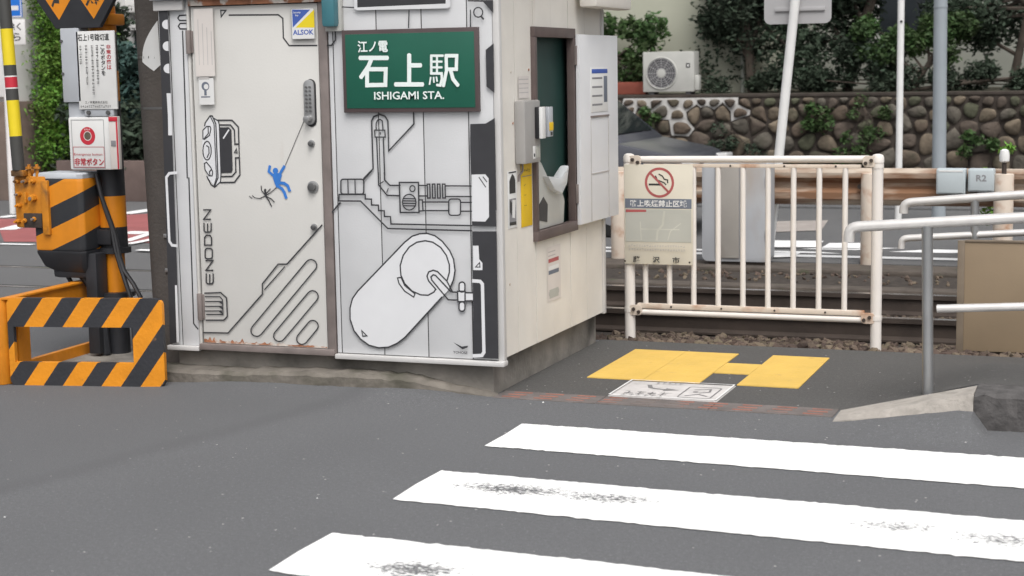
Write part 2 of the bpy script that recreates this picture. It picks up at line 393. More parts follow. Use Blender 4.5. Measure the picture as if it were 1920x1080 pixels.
struct(sheet_grid('pavement', -.048, 4.2, .14, 1.72, .06, .05, lambda x, y: zroad(x, y)+.003, 'pavement_asphalt'))
struct(MB().box((-60, -60, -.3), (60, 1.715, -.006)).build('road_base', 'far_asphalt'))
struct(MB().box((-60, 1.715, -.3), (-2.15, 5.72, -.001)).build('level_crossing_deck', 'far_asphalt'))
far_road = struct(MB().box((-60, 5.72, -.3), (60, 10.6, .0)).build('far_road', 'far_asphalt'))
struct(MB().box((-60, 10.6, -.3), (60, 14.75, .02)).build('far_pavement', 'far_asphalt'))
struct(MB().box((-30, 14.75, -.3), (60, 80, 1.17)).build('garden_terrace', 'garden_soil'))
struct(MB().box((-60, 10.61, -.3), (-5, 11.4, .03)).build('far_kerb', 'kerbstone'))
def zb(x, y):
    return (-.02-.13*sm(1.75, 2.55, y)+.11*sm(4.35, 5.2, y))
struct(sheet_grid('track_bed', -2.15, 12, 1.70, 5.72, .25, .1, lambda x, y: zb(x, y), 'ballast_bed'))
# ballast: loose stones nobody could count
base_st = []
bm = bmesh.new(); bmesh.ops.create_icosphere(bm, subdivisions=1, radius=1); ico = np.array([v.co[:] for v in bm.verts]); cf = np.array([[v.index for v in f.verts] for f in bm.faces]); bm.free()
for k in range(12): base_st.append(ico*rng.uniform(.62, 1.12, (len(ico), 1))*rng.uniform(.75, 1.2, 3))
V = []; Fc = []; A = []; n = 0
def scatter(num, y0, y1, s0, s1, x0=-2.1, x1=7):
    global n
    for i in range(num):
        x = rng.uniform(x0, x1); y = rng.uniform(y0, y1)
        if abs(y-2.95) < .09 or abs(y-4.017) < .09: continue
        s = rng.uniform(s0, s1); a = rng.uniform(0, 6.28, 3)
        M = np.array(Matrix.Rotation(a[0], 3, 'Z')@Matrix.Rotation(a[1]*.2, 3, 'X')@Matrix.Rotation(a[2]*.15, 3, 'Y'))
        V.append((base_st[i % 12]*[s, s*.85, s*.6])@M.T+[x, y, zb(x, y)+s*.18]); Fc.append(cf+n); n += len(ico); A.append(np.full(len(cf), rng.uniform(0, 1)**1.5))
scatter(1900, 1.73, 2.4, .014, .048, -.3, 3.2); scatter(1800, 2.3, 2.85, .02, .04, -.3, 4); scatter(3200, 3.05, 3.92, .02, .04, -.5, 5); scatter(2600, 4.1, 4.6, .02, .045, -.8, 5)
scatter(500, 4.95, 5.5, .012, .03, -1, 5)
me = bpy.data.meshes.new('ballast'); me.from_pydata(np.concatenate(V).tolist(), [], np.concatenate(Fc).tolist()); at = me.attributes.new('var', 'FLOAT', 'FACE'); at.data.foreach_set('value', np.concatenate(A).astype(np.float32))
bo = link('ballast', me, 'ballast_stone'); bo['kind'] = 'stuff'; tag(bo, 'brown crushed stone ballast lying along the railway track', 'gravel')
# rails
for y, lab in ((2.95, 'steel rail of the track on the side of the white fence'), (4.017, 'steel rail of the track on the side of the rusty guardrail')):
    t = thing('rail', lab, 'rail', (0, y, -.14), 'rails of the railway track')
    prof = [(-.06, -.14), (.06, -.14), (.06, -.127), (.012, -.11), (.012, -.035), (.032, -.028), (.032, 0), (-.032, 0), (-.032, -.028), (-.012, -.035), (-.012, -.11), (-.06, -.127)]
    MB().prism(prof, (-40, y, 0), (0, 1, 0), (0, 0, 1), (1, 0, 0), -80).build('rail_body', 'rail_steel', t)
    MB().box((-40, y-.026, .0005), (40, y+.026, .003)).build('running_surface', 'rail_head', t)
k = 0
for i in range(14):
    x = -2+i*.62
    tag(box('sleeper', (x-.1, 2.5, -.2), (x+.1, 4.45, -.142), 'sleeper', None, .008), 'dark timber sleeper lying in the ballast under the rails', 'sleeper', 'sleepers under the rails')
# flangeway grooves beside the rails in the crossing
for y in (2.95, 4.017):
    struct(MB().box((-40, y+.033, -.0005), (-2.15, y+.075, .0015)).build('flangeway', 'dark_gap'))
# edging beside the far road
struct(MB().box((-2.1, 4.62, -.25), (12, 4.82, -.055)).build('track_edging', 'soil', bev=.02))
struct(MB().box((-2.1, 5.30, -.25), (12, 5.716, -.004)).build('road_shoulder', 'soil', bev=.02))

# ------------------------------------------------------------------ painted crossing
def stripe(y0, y1, x0, x1, patches, idx):
    kk = (.030, .047, .062, .07)[idx]; kd = .014
    patches = [(p[0], p[1]-kk*(p[0]-.3), *p[2:]) for p in patches]
    m = mk_asphalt('crosswalk_paint_%d' % idx, ASPH, stripe=patches)
    rr = random.Random(idx); n = 210; xs = [x0+(x1-x0)*i/n for i in range(n+1)]; vs = []; lo = 0; hi = 0
    for i, x in enumerate(xs):
        lo = lo*.15+rr.gauss(0, .0035); hi = hi*.15+rr.gauss(0, .0035); t_ = -kk*(x-.3); vs += [(x, y0+lo+t_-kd*(x-.3)*.5, .004), (x, (y0+y1)/2+t_, .004), (x, y1+hi+t_+kd*(x-.3)*.5, .004)]
    k = rr.uniform(-.012, .012); vs[1] = (x0+k, vs[1][1], .004)
    fs = []
    for i in range(n): fs += [(3*i, 3*i+3, 3*i+4, 3*i+1), (3*i+1, 3*i+4, 3*i+5, 3*i+2)]
    MB().add(vs, fs).build('crosswalk_stripe', m, road)
stripe(-.982, -.532, .30, 4.15, [(2.4, -.7, .3, .1, .08)], 0)
stripe(-1.874, -1.422, .295, 4.15, [(.66, -1.60, .46, .15, .30), (1.02, -1.60, .40, .14, .28), (1.62, -1.66, .3, .14, .13), (2.05, -1.62, .38, .17, .235), (2.40, -1.66, .38, .17, .25)], 1)
stripe(-2.778, -2.33, .285, 4.15, [(.72, -2.60, .30, .16, .30), (.74, -2.68, .2, .1, .27)], 2)
stripe(-3.67, -3.23, .29, 4.15, [(1.5, -3.4, .3, .1, .1)], 3)
# far road lines and the red lane by the crossing
def patch(name, pts, m, z=.004): return MB().add([(x, y, z) for x, y in pts], [tuple(range(len(pts)))]).build(name, m, far_road)
patch('red_lane', [(-14.5, 4.9+2.6), (-11.9, 6.45+1.0), (-8.03, 6.72), (-7.216, 5.73), (-5.6, 5.95), (-5.15, 7.6), (-6.5, 9.35), (-7.6, 8.7), (-8.4, 7.9)], 'redroad')
def wl(a, b, wd, z=.008):
    a, b = Vector(a[:2]), Vector(b[:2]); d = (b-a).normalized(); nn = Vector((-d.y, d.x))*wd/2
    patch('white_line', [tuple(a-nn), tuple(b-nn), tuple(b+nn), tuple(a+nn)], 'roadwhite', z)
wl((-8.981,7.964,0.000), (-8.974,8.235,0.000), .16); wl((-7.970,6.735,0.000), (-8.116,7.234,0.000), .2); wl((-7.103,5.523,0.000), (-6.737,5.526,0.000), .09)
wl((-7.827,8.639,0.000), (-7.811,9.356,0.000), .22); wl((-6.546,6.730,0.000), (-6.292,6.725,0.000), .25)
for i, yy in enumerate((446, 452, 458)): wl((-6.023,5.960,0.000) if i == 0 else ((-5.835,5.711,0.000) if i == 1 else (-5.432,5.252,0.000)), (-6.261,6.839,-0.000) if i == 0 else ((-5.848,6.192,0.000) if i == 1 else (-5.235,5.250,0.000)), .1, .010+.004*i)
patch('edge_line', [(-3.4, 6.05), (6, 6.05), (6, 6.20), (-3.4, 6.20)], 'roadwhite')
patch('edge_line', [(-3.4, 6.33), (.55, 6.33), (.35, 6.44), (-3.4, 6.44)], 'roadwhite')
for q in (((-0.196,7.184,0.000), (-0.082,6.632,0.000), (0.274,6.706,0.000), (0.249,7.228,0.000)), ((0.000,6.235,0.000), (0.070,5.896,0.000), (0.227,5.969,0.000), (0.228,6.283,0.000)), ((0.324,7.064,0.000), (0.324,6.674,0.000), (0.639,6.698,0.000), (0.601,7.120,0.000))): MB().add([(a[0], a[1], .0115) for a in q], [(0, 1, 2, 3)]).build('crossing_bar', 'roadwhite', far_road)
patch('hatch_line', [(.15, 6.62), (.62, 6.62), (.95, 6.85), (.5, 6.85)], 'roadwhite'); patch('hatch_line', [(.9, 6.55), (1.4, 6.55), (1.75, 6.8), (1.2, 6.8)], 'roadwhite'); patch('hatch_line', [(1.7, 6.5), (2.3, 6.5), (2.6, 6.75), (2.0, 6.75)], 'roadwhite')

MB().add([(-0.541,9.031,0.000), (-0.326,7.982,0.000), (0.052,8.209,0.000), (-0.061,9.234,0.000)], [(0, 1, 2, 3)]).build('pale_patch', 'pale_patch', far_road).location.z += .006

# ------------------------------------------------------------------ dropped kerb, tactile paving, guide mat
dk = thing('dropped_kerb', 'brown dropped kerb strip with worn red ridges beside the crosswalk', 'kerb', (.75, .08, 0))
for i, (a, b) in enumerate(((-.035, .47), (.474, 1.0), (1.004, 1.56))):
    MB().box((a, -.02+.0 , -.05), (b, .15, .0045)).build('kerb_block', 'brickbed', dk, bev=.003)
rm = MB().box((-.045, -.0085, 0), (.045, .0085, .0035)).build('ridge', 'ridge', dk, bev=.001, loc=(0, 0, 0)); rme = rm.data; bpy.data.objects.remove(rm)
for i in range(10):
    x = .045+i*.158
    for j in range(3):
        link('ridge', rme, 'ridge', dk, loc=(x+.012*j, .012+.053*j, .003))
tp = thing('tactile_paving', 'yellow tactile paving tiles in an H shape on the pavement', 'tactile paving', (.77, 1.0, 0))
def tile(x0, x1, y0, y1, dots=True):
    mb = MB().box((x0+.001, y0+.001, -.01), (x1-.001, y1-.001, .0075)); nx, ny = max(2, round((x1-x0)/.06)), max(2, round((y1-y0)/.06))
    for i in range(nx):
        for j in range(ny):
            cx = x0+(i+.5)*(x1-x0)/nx; cy = y0+(j+.5)*(y1-y0)/ny
            a = circ(cx, cy, .016, 8); b = circ(cx, cy, .010, 8); vs = [(p, q, .0076) for p, q in a]+[(p, q, .0087) for p, q in b]
            mb.add(vs, [(k, (k+1) % 8, (k+1) % 8+8, k+8) for k in range(8)]+[tuple(range(8, 16))])
    mb.build('tile', 'tactile', tp)
for i in range(2):
    for j in range(3): tile(.238+.288*i, .238+.288*(i+1), .572+.287*j, .572+.287*(j+1))
for j in range(3): tile(.997, 1.297, .572+.287*j, .572+.287*(j+1))
tile(.814, .997, .859, 1.146)
gm = thing('guide_mat', 'pale printed floor sheet with an arrow beside the yellow tiles', 'floor sign', (.74, .35, 0))
box('sheet', (.478, .152, .001), (1.0, .545, .0065), 'mat_white', gm, .002)
S = Sheet((.478, .152, .0065), (1, 0, 0), (0, 1, 0))
S.line(('arrow', 'mat_dark'), [(.12, .30), (.14, .24), (.17, .22), (.24, .21)], .022); S.fill(('arrow', 'mat_dark'), [(.22, .245), (.29, .21), (.215, .175)])
S.line(('pictogram', 'mat_dark'), rrect(.32, .05, .475, .31, .02), .008, True)
S.line(('pictogram', 'mat_dark'), [(.35, .09), (.40, .14), (.45, .10)], .012); S.line(('pictogram', 'mat_dark'), [(.36, .24), (.43, .27), (.44, .20), (.40, .17)], .011)
S.fill(('pictogram', 'mat_dark'), circ(.375, .19, .014, 10))
S.scribble(('lettering', 'mat_dark'), .05, .27, .07, .13, 4); S.scribble(('lettering', 'mat_dark'), .05, .26, .02, .055, 6); S.scribble(('lettering', 'mat_dark'), .14, .28, .325, .365, 5)
S.line(('border', 'paper'), [(.006, .006), (.516, .006), (.516, .387), (.006, .387)], .009, True, False)
S.build(gm)

# ------------------------------------------------------------------ station hut
MURAL = [
  ['door_mural','ink','r',0.0072,1,[[-1.4282,1.8415],[-1.3993,1.8407],[-1.4268,1.8107]]],
  ['door_mural','ink','r',0.0072,0,[[-1.3826,1.8176],[-1.1131,1.812],[-1.0893,1.7938],[-1.0901,1.7021],[-1.0598,1.6639],[-0.9111,1.6616]]],
  ['jamb_mural','ink','r',0.0072,0,[[-1.6214,1.8241],[-1.6604,1.8235],[-1.6706,1.8115],[-1.6616,1.799],[-1.6226,1.798]]],
  ['jamb_mural','ink','r',0.0072,0,[[-1.6214,1.7849],[-1.6595,1.7843],[-1.6697,1.7714],[-1.6608,1.7581],[-1.6227,1.7572]]],
  ['jamb_mural','ink','r',0.0072,0,[[-1.647,1.7472],[-1.6493,1.4061],[-1.6554,1.0236]]],
  ['jamb_mural','ink','r',0.0072,0,[[-1.6461,1.0246],[-1.6506,0.6145],[-1.6538,0.2897],[-1.6303,0.2635]]],
  ['hatch_mural','white','f',0,1,[[-1.5104,1.3323],[-1.4993,1.3312],[-1.4776,1.3176],[-1.4615,1.3054],[-1.4612,1.0406],[-1.4669,1.0015],[-1.4986,0.9792],[-1.5358,1.0254],[-1.5583,1.084],[-1.5628,1.1671],[-1.5587,1.2548],[-1.5403,1.2888]]],
  ['hatch_mural','ink','r',0.0072,0,[[-1.5435,1.2815],[-1.54,1.2961],[-1.5104,1.3313],[-1.4982,1.3298],[-1.48,1.2909],[-1.4797,1.0258],[-1.5025,0.9806],[-1.5205,0.9913],[-1.5427,1.0327]]],
  ['hatch_mural','ink','r',0.0058,0,[[-1.5104,1.3313],[-1.49,1.291],[-1.4881,1.0258],[-1.5058,0.9826]]],
  ['hatch_mural','ink','r',0.0058,0,[[-1.4887,1.3186],[-1.4654,1.3054],[-1.4606,1.2884],[-1.4621,1.0455],[-1.4667,1.0064],[-1.5003,0.9792]]],
  ['hatch_mural','ink','r',0.0058,1,[[-1.5546,1.2597],[-1.5324,1.279],[-1.5128,1.279],[-1.5089,1.2668],[-1.5177,1.2353],[-1.5465,1.2158],[-1.556,1.2183]]],
  ['hatch_mural','ink','r',0.0058,0,[[-1.5242,1.2741],[-1.5239,1.245],[-1.5492,1.2183]]],
  ['hatch_mural','ink','r',0.0058,1,[[-1.5116,1.1598],[-1.5138,1.144],[-1.5185,1.1301],[-1.5252,1.1197],[-1.5332,1.1142],[-1.5414,1.1141],[-1.5488,1.1196],[-1.5546,1.13],[-1.558,1.1439],[-1.5587,1.1598],[-1.5565,1.1756],[-1.5518,1.1896],[-1.545,1.1999],[-1.5371,1.2054],[-1.5289,1.2054],[-1.5215,1.1999],[-1.5158,1.1896],[-1.5123,1.1757]]],
  ['hatch_mural','ink','r',0.0058,0,[[-1.5368,1.1842],[-1.5248,1.1769],[-1.5245,1.1476],[-1.5367,1.1256]]],
  ['hatch_mural','ink','r',0.0058,1,[[-1.5532,1.0963],[-1.5406,1.1027],[-1.5167,1.0744],[-1.5076,1.0525],[-1.5129,1.0354],[-1.5297,1.0353],[-1.5508,1.0645]]],
  ['hatch_mural','ink','r',0.0058,0,[[-1.5171,1.0647],[-1.5271,1.0548],[-1.524,1.0377]]],
  ['hatch_mural','ink','r',0.0072,0,[[-1.4686,1.3093],[-1.3877,1.3089],[-1.3538,1.2759],[-1.3541,1.1924],[-1.3768,1.1915],[-1.3766,1.2601],[-1.3975,1.2858],[-1.4596,1.286]]],
  ['hatch_mural','ink','r',0.0072,0,[[-1.4644,1.0318],[-1.3998,1.0337],[-1.3772,1.0557],[-1.3764,1.1246],[-1.3548,1.1257],[-1.3551,1.0413],[-1.3877,1.0046],[-1.4696,1.0024]]],
  ['hatch_mural','ink','r',0.0058,0,[[-1.3541,1.1924],[-1.3548,1.1257]]],
  ['hatch_mural','ink','r',0.0051,1,[[-1.3814,1.1503],[-1.3659,1.1489],[-1.3695,1.1697]]],
  ['hatch_mural','ink','f',0,1,[[-1.4613,1.2739],[-1.4074,1.2747],[-1.3931,1.2616],[-1.3945,1.0653],[-1.4034,1.0517],[-1.4603,1.0494]]],
  ['hatch_mural','white','r',0.0076,0,[[-1.4392,1.2215],[-1.4074,1.2616]]],
  ['figure_mural','ink','r',0.003,0,[[-0.979,1.33],[-1.1035,1.0861]]],
  ['figure_mural','blue','r',0.0132,0,[[-1.1866,1.0848],[-1.1941,1.0592],[-1.1625,1.0329]]],
  ['figure_mural','blue','r',0.0142,0,[[-1.1074,1.0837],[-1.1406,1.0378]]],
  ['figure_mural','blue','f',0,1,[[-1.1423,1.0628],[-1.144,1.0566],[-1.1483,1.0515],[-1.1543,1.0487],[-1.1608,1.0487],[-1.1666,1.0514],[-1.1705,1.0564],[-1.1717,1.0627],[-1.17,1.069],[-1.1657,1.074],[-1.1597,1.0768],[-1.1532,1.0769],[-1.1474,1.0741],[-1.1435,1.0691]]],
  ['figure_mural','blue','f',0,1,[[-1.1757,1.0424],[-1.1618,1.0521],[-1.1347,1.0513],[-1.1214,1.0428],[-1.1355,1.0018],[-1.1539,0.9775],[-1.1648,1.0039]]],
  ['figure_mural','blue','r',0.0152,0,[[-1.1447,1.0041],[-1.1122,1.002],[-1.0926,0.9901],[-1.0827,0.9661]]],
  ['figure_mural','blue','r',0.0152,0,[[-1.149,0.9896],[-1.1241,0.9754],[-1.1113,0.9562],[-1.103,0.9312]]],
  ['figure_mural','ink','r',0.0041,0,[[-1.1565,0.9799],[-1.1874,0.9554],[-1.2209,0.9381],[-1.2488,0.9257],[-1.2761,0.9293],[-1.2894,0.9398]]],
  ['figure_mural','ink','r',0.0038,0,[[-1.306,0.9372],[-1.2916,0.9262]]],
  ['figure_mural','ink','r',0.0101,0,[[-1.2171,0.9648],[-1.2154,0.9382]]],
  ['figure_mural','ink','f',0,1,[[-1.2105,0.9649],[-1.212,0.9586],[-1.2154,0.9547],[-1.2195,0.9547],[-1.2226,0.9585],[-1.2236,0.9648],[-1.2221,0.971],[-1.2187,0.9749],[-1.2146,0.975],[-1.2115,0.9711]]],
  ['figure_mural','ink','r',0.0051,0,[[-1.238,0.9879],[-1.2372,0.967],[-1.2216,0.9478]]],
  ['figure_mural','ink','r',0.0051,0,[[-1.1878,0.9738],[-1.2122,0.9503]]],
  ['figure_mural','ink','r',0.0061,0,[[-1.2154,0.9382],[-1.1972,0.9142],[-1.1846,0.8887]]],
  ['figure_mural','ink','r',0.0056,0,[[-1.2127,0.9382],[-1.1832,0.924],[-1.1685,0.9097]]],
  ['lettering_mural','ink','r',0.0072,0,[[-1.5271,0.5461],[-1.529,0.5039],[-1.5366,0.4956],[-1.5621,0.4949],[-1.5688,0.5028],[-1.5669,0.545]]],
  ['lettering_mural','ink','r',0.0072,0,[[-1.5493,0.4953],[-1.5471,0.5419]]],
  ['lettering_mural','ink','r',0.0072,0,[[-1.5273,0.5639],[-1.5681,0.5629],[-1.5251,0.6131],[-1.5658,0.6121]]],
  ['lettering_mural','ink','r',0.0072,1,[[-1.5282,0.6327],[-1.5301,0.6273],[-1.5348,0.6233],[-1.5409,0.6217],[-1.5572,0.6213],[-1.5633,0.6226],[-1.5676,0.6264],[-1.569,0.6317],[-1.5675,0.6621],[-1.5656,0.6675],[-1.561,0.6715],[-1.5548,0.6731],[-1.5385,0.6735],[-1.5325,0.6722],[-1.5282,0.6684],[-1.5268,0.6631]]],
  ['lettering_mural','ink','r',0.0072,1,[[-1.5296,0.6906],[-1.5693,0.6898],[-1.5676,0.7272],[-1.5568,0.739],[-1.5365,0.7394],[-1.5279,0.728]]],
  ['lettering_mural','ink','r',0.0072,0,[[-1.5266,0.8],[-1.5283,0.7636],[-1.5358,0.7554],[-1.5622,0.7549],[-1.5689,0.7628],[-1.5672,0.7993]]],
  ['lettering_mural','ink','r',0.0072,0,[[-1.549,0.7552],[-1.5471,0.7961]]],
  ['lettering_mural','ink','r',0.0072,0,[[-1.5288,0.8195],[-1.5684,0.8189],[-1.5266,0.8665],[-1.5662,0.8659]]],
  ['vent_mural','ink','r',0.0072,0,[[-1.5796,0.4476],[-1.4877,0.4532],[-1.4554,0.4274],[-1.4555,0.3333],[-1.4766,0.3145],[-1.5788,0.3107]]],
  ['vent_mural','ink','r',0.0058,0,[[-1.5774,0.4297],[-1.4937,0.4324],[-1.4791,0.4177],[-1.4794,0.3432],[-1.5744,0.3397]]],
  ['vent_mural','ink','r',0.0058,0,[[-1.5785,0.4054],[-1.4846,0.4085]]],
  ['vent_mural','ink','f',0,1,[[-1.505,0.4078],[-1.4826,0.4077],[-1.4792,0.3926]]],
  ['vent_mural','ink','r',0.0058,0,[[-1.5796,0.381],[-1.4857,0.3843]]],
  ['vent_mural','ink','f',0,1,[[-1.5061,0.3836],[-1.4837,0.3834],[-1.4803,0.3683]]],
  ['vent_mural','ink','r',0.0058,0,[[-1.5807,0.3575],[-1.4867,0.3609]]],
  ['vent_mural','ink','f',0,1,[[-1.5071,0.3602],[-1.4848,0.3601],[-1.4814,0.3449]]],
  ['panel_line_mural','ink','r',0.0072,0,[[-1.5961,0.2467],[-1.4541,0.2506],[-1.2516,0.4536],[-1.2495,0.5051],[-1.1585,0.6046],[-1.1094,0.6059],[-0.911,0.8016]]],
  ['panel_line_mural','ink','r',0.0058,0,[[-1.2388,0.4762],[-1.1226,0.5923]]],
  ['slot_mural','ink','r',0.0065,1,[[-1.0018,0.6209],[-0.9902,0.629],[-0.9762,0.6319],[-0.9625,0.6291],[-0.9519,0.6212],[-0.9464,0.6097],[-0.9471,0.5969],[-0.954,0.5853],[-1.2665,0.2518],[-1.2785,0.2434],[-1.293,0.2401],[-1.3072,0.2427],[-1.3182,0.2507],[-1.3238,0.2624],[-1.3229,0.2756],[-1.3158,0.2876]]],
  ['slot_mural','ink','r',0.0065,1,[[-0.9978,0.4684],[-0.9865,0.4762],[-0.9728,0.4791],[-0.9595,0.4764],[-0.9492,0.4687],[-0.944,0.4575],[-0.9448,0.445],[-0.9515,0.4337],[-1.1421,0.2306],[-1.1536,0.2225],[-1.1676,0.2195],[-1.1811,0.222],[-1.1916,0.2297],[-1.197,0.2411],[-1.1961,0.2538],[-1.1892,0.2653]]],
  ['slot_mural','ink','r',0.0065,1,[[-1.0017,0.3215],[-0.9907,0.3293],[-0.9775,0.3323],[-0.9646,0.33],[-0.9545,0.3226],[-0.9492,0.3118],[-0.9498,0.2997],[-0.9562,0.2886],[-1.0171,0.2216],[-1.0281,0.2137],[-1.0414,0.2106],[-1.0545,0.2129],[-1.0646,0.2202],[-1.0699,0.2311],[-1.0693,0.2433],[-1.0629,0.2545]]],
  ['padlock_mural','ink','r',0.0072,0,[[-0.8798,1.661],[-0.8308,1.6607],[-0.8096,1.684],[-0.8082,1.7234]]],
  ['wall_line_mural','ink','r',0.0072,0,[[-0.8809,0.8392],[-0.8088,0.9107]]],
  ['wall_line_mural','ink','r',0.0072,0,[[-0.8662,0.8497],[-0.8139,0.9094]]],
  ['padlock_mural','ink','r',0.0072,0,[[-0.6814,1.0281],[-0.6296,1.0749],[-0.6307,1.3018],[-0.6195,1.3215],[-0.5885,1.3332],[-0.56,1.3236],[-0.5458,1.3014],[-0.5455,1.1604],[-0.4118,1.2866],[-0.4128,1.3462]]],
  ['padlock_mural','ink','r',0.0058,0,[[-0.6083,1.2581],[-0.6073,1.2898],[-0.599,1.3056],[-0.5858,1.3087],[-0.5746,1.3015],[-0.5724,1.2579]]],
  ['padlock_mural','ink','r',0.0058,1,[[-0.6162,1.2581],[-0.5628,1.2579],[-0.562,1.2254],[-0.6145,1.2255]]],
  ['padlock_mural','ink','r',0.0051,0,[[-0.5867,1.2477],[-0.5861,1.2382]]],
  ['padlock_mural','ink','r',0.0065,0,[[-0.6067,1.2239],[-0.6032,1.0471]]],
  ['padlock_mural','ink','r',0.0065,0,[[-0.5716,1.2239],[-0.5698,1.0473]]],
  ['pipe_mural','ink','r',0.0072,0,[[-0.6026,1.0569],[-0.6023,0.9988],[-0.5596,0.9492],[-0.494,0.9481]]],
  ['pipe_mural','ink','r',0.0072,0,[[-0.5711,1.0571],[-0.5702,1.0214],[-0.5435,0.9967],[-0.4907,0.9971]]],
  ['pipe_mural','ink','r',0.0051,0,[[-0.5963,1.0034],[-0.5773,1.0151]]],
  ['pipe_mural','ink','r',0.0051,0,[[-0.5611,0.9635],[-0.5527,0.9814]]],
  ['pipe_mural','ink','r',0.0072,1,[[-0.4942,1.0113],[-0.3953,1.0121],[-0.3961,0.8701],[-0.4933,0.8687]]],
  ['pipe_mural','ink','r',0.0058,1,[[-0.4134,0.9827],[-0.4149,0.9765],[-0.4188,0.9716],[-0.4244,0.9688],[-0.4304,0.9687],[-0.4358,0.9714],[-0.4394,0.9763],[-0.4406,0.9825],[-0.4391,0.9886],[-0.4352,0.9936],[-0.4297,0.9964],[-0.4236,0.9965],[-0.4183,0.9938],[-0.4146,0.9889]]],
  ['pipe_mural','ink','r',0.0058,1,[[-0.4103,0.9188],[-0.4123,0.9072],[-0.4175,0.8967],[-0.4255,0.8884],[-0.4354,0.8829],[-0.4462,0.8809],[-0.457,0.8826],[-0.4666,0.8878],[-0.4742,0.896],[-0.4789,0.9064],[-0.4803,0.9179],[-0.4782,0.9295],[-0.473,0.94],[-0.465,0.9484],[-0.4551,0.9538],[-0.4442,0.9558],[-0.4335,0.954],[-0.4239,0.9488],[-0.4164,0.9407],[-0.4117,0.9303]]],
  ['pipe_mural','ink','r',0.0058,0,[[-0.471,0.935],[-0.4118,0.9348]]],
  ['pipe_mural','ink','r',0.0058,0,[[-0.4742,0.9243],[-0.4121,0.9241]]],
  ['pipe_mural','ink','r',0.0058,0,[[-0.4746,0.9127],[-0.4124,0.9126]]],
  ['pipe_mural','ink','r',0.0058,0,[[-0.472,0.9011],[-0.4127,0.901]]],
  ['pipe_mural','ink','r',0.0065,0,[[-0.3918,0.998],[-0.3513,0.9983]]],
  ['pipe_mural','ink','r',0.0065,0,[[-0.3931,0.9483],[-0.3525,0.9488]]],
  ['pipe_mural','ink','r',0.0065,1,[[-0.3502,1.0045],[-0.3367,1.0047],[-0.3364,0.9392],[-0.3499,0.939]]],
  ['pipe_mural','ink','r',0.0065,1,[[-0.3242,1.0048],[-0.3108,1.0049],[-0.3105,0.9395],[-0.3239,0.9393]]],
  ['pipe_mural','ink','r',0.0065,1,[[-0.2983,1.005],[-0.2849,1.0051],[-0.2846,0.9398],[-0.298,0.9396]]],
  ['pipe_mural','ink','r',0.0065,1,[[-0.2725,1.0052],[-0.2591,1.0053],[-0.2588,0.9401],[-0.2721,0.9399]]],
  ['pipe_mural','ink','r',0.0065,0,[[-0.2555,0.9974],[-0.1227,0.9977],[-0.1097,0.9899],[-0.1044,0.9742],[-0.1095,0.9567],[-0.1219,0.9486],[-0.2567,0.9472]]],
  ['pipe_mural','ink','r',0.0065,0,[[-0.3926,0.9297],[-0.3762,0.9299],[-0.3746,0.8784],[-0.393,0.8772]]],
  ['pipe_mural','ink','r',0.0065,0,[[-0.3735,0.9201],[-0.242,0.9217]]],
  ['pipe_mural','ink','r',0.0065,0,[[-0.3736,0.8793],[-0.241,0.8811]]],
  ['pipe_mural','ink','r',0.0065,1,[[-0.1832,0.8722],[-0.1851,0.866],[-0.19,0.8615],[-0.1967,0.8597],[-0.2301,0.8592],[-0.2367,0.8608],[-0.2415,0.8652],[-0.2432,0.8714],[-0.242,0.9235],[-0.24,0.9297],[-0.235,0.9343],[-0.2283,0.936],[-0.195,0.9364],[-0.1884,0.9348],[-0.1837,0.9304],[-0.182,0.9242]]],
  ['pipe_mural','ink','r',0.0065,0,[[-0.1811,0.9207],[-0.0866,0.9219],[-0.0708,0.9151],[-0.0645,0.9011],[-0.0704,0.8879],[-0.0856,0.8807],[-0.1821,0.8793]]],
  ['stair_mural','ink','r',0.0072,1,[[-0.6804,0.965],[-0.6821,0.9596],[-0.6866,0.9556],[-0.6926,0.954],[-0.7903,0.953],[-0.7963,0.9544],[-0.8006,0.9583],[-0.802,0.9637],[-0.8004,1.0134],[-0.7986,1.0188],[-0.794,1.0228],[-0.788,1.0243],[-0.6904,1.025],[-0.6845,1.0236],[-0.6803,1.0197],[-0.6788,1.0144]]],
  ['stair_mural','ink','r',0.0058,0,[[-0.763,1.0236],[-0.7633,0.9533]]],
  ['stair_mural','ink','r',0.0058,0,[[-0.7252,1.0239],[-0.7254,0.9537]]],
  ['stair_mural','ink','r',0.0072,0,[[-0.8125,0.951],[-0.6728,0.9525],[-0.6735,0.9309],[-0.6409,0.9304],[-0.6417,0.9025],[-0.6052,0.9021],[-0.605,0.876],[-0.5754,0.8756],[-0.5752,0.8486],[-0.5438,0.8482],[-0.5419,0.8133],[-0.1276,0.8123]]],
  ['stair_mural','ink','r',0.0072,0,[[-0.8125,0.951],[-0.8135,0.9202],[-0.6986,0.9207],[-0.5592,0.7914],[-0.1281,0.7885]]],
  ['stair_mural','ink','r',0.0072,0,[[-0.6786,1.0233],[-0.6348,1.0657]]],
  ['tank_mural','white','f',0,1,[[-0.2457,0.5139],[-0.2256,0.5547],[-0.2169,0.5995],[-0.2234,0.6527],[-0.2416,0.6923],[-0.2789,0.736],[-0.3167,0.7619],[-0.3551,0.7719],[-0.3938,0.7694],[-0.433,0.757],[-0.4728,0.7275],[-0.7273,0.4854],[-0.7566,0.4478],[-0.7712,0.4015],[-0.772,0.3463],[-0.7536,0.2917],[-0.7196,0.2516],[-0.6753,0.2231],[-0.6237,0.2125],[-0.5708,0.2185],[-0.5256,0.2387],[-0.4853,0.2678],[-0.2872,0.4704]]],
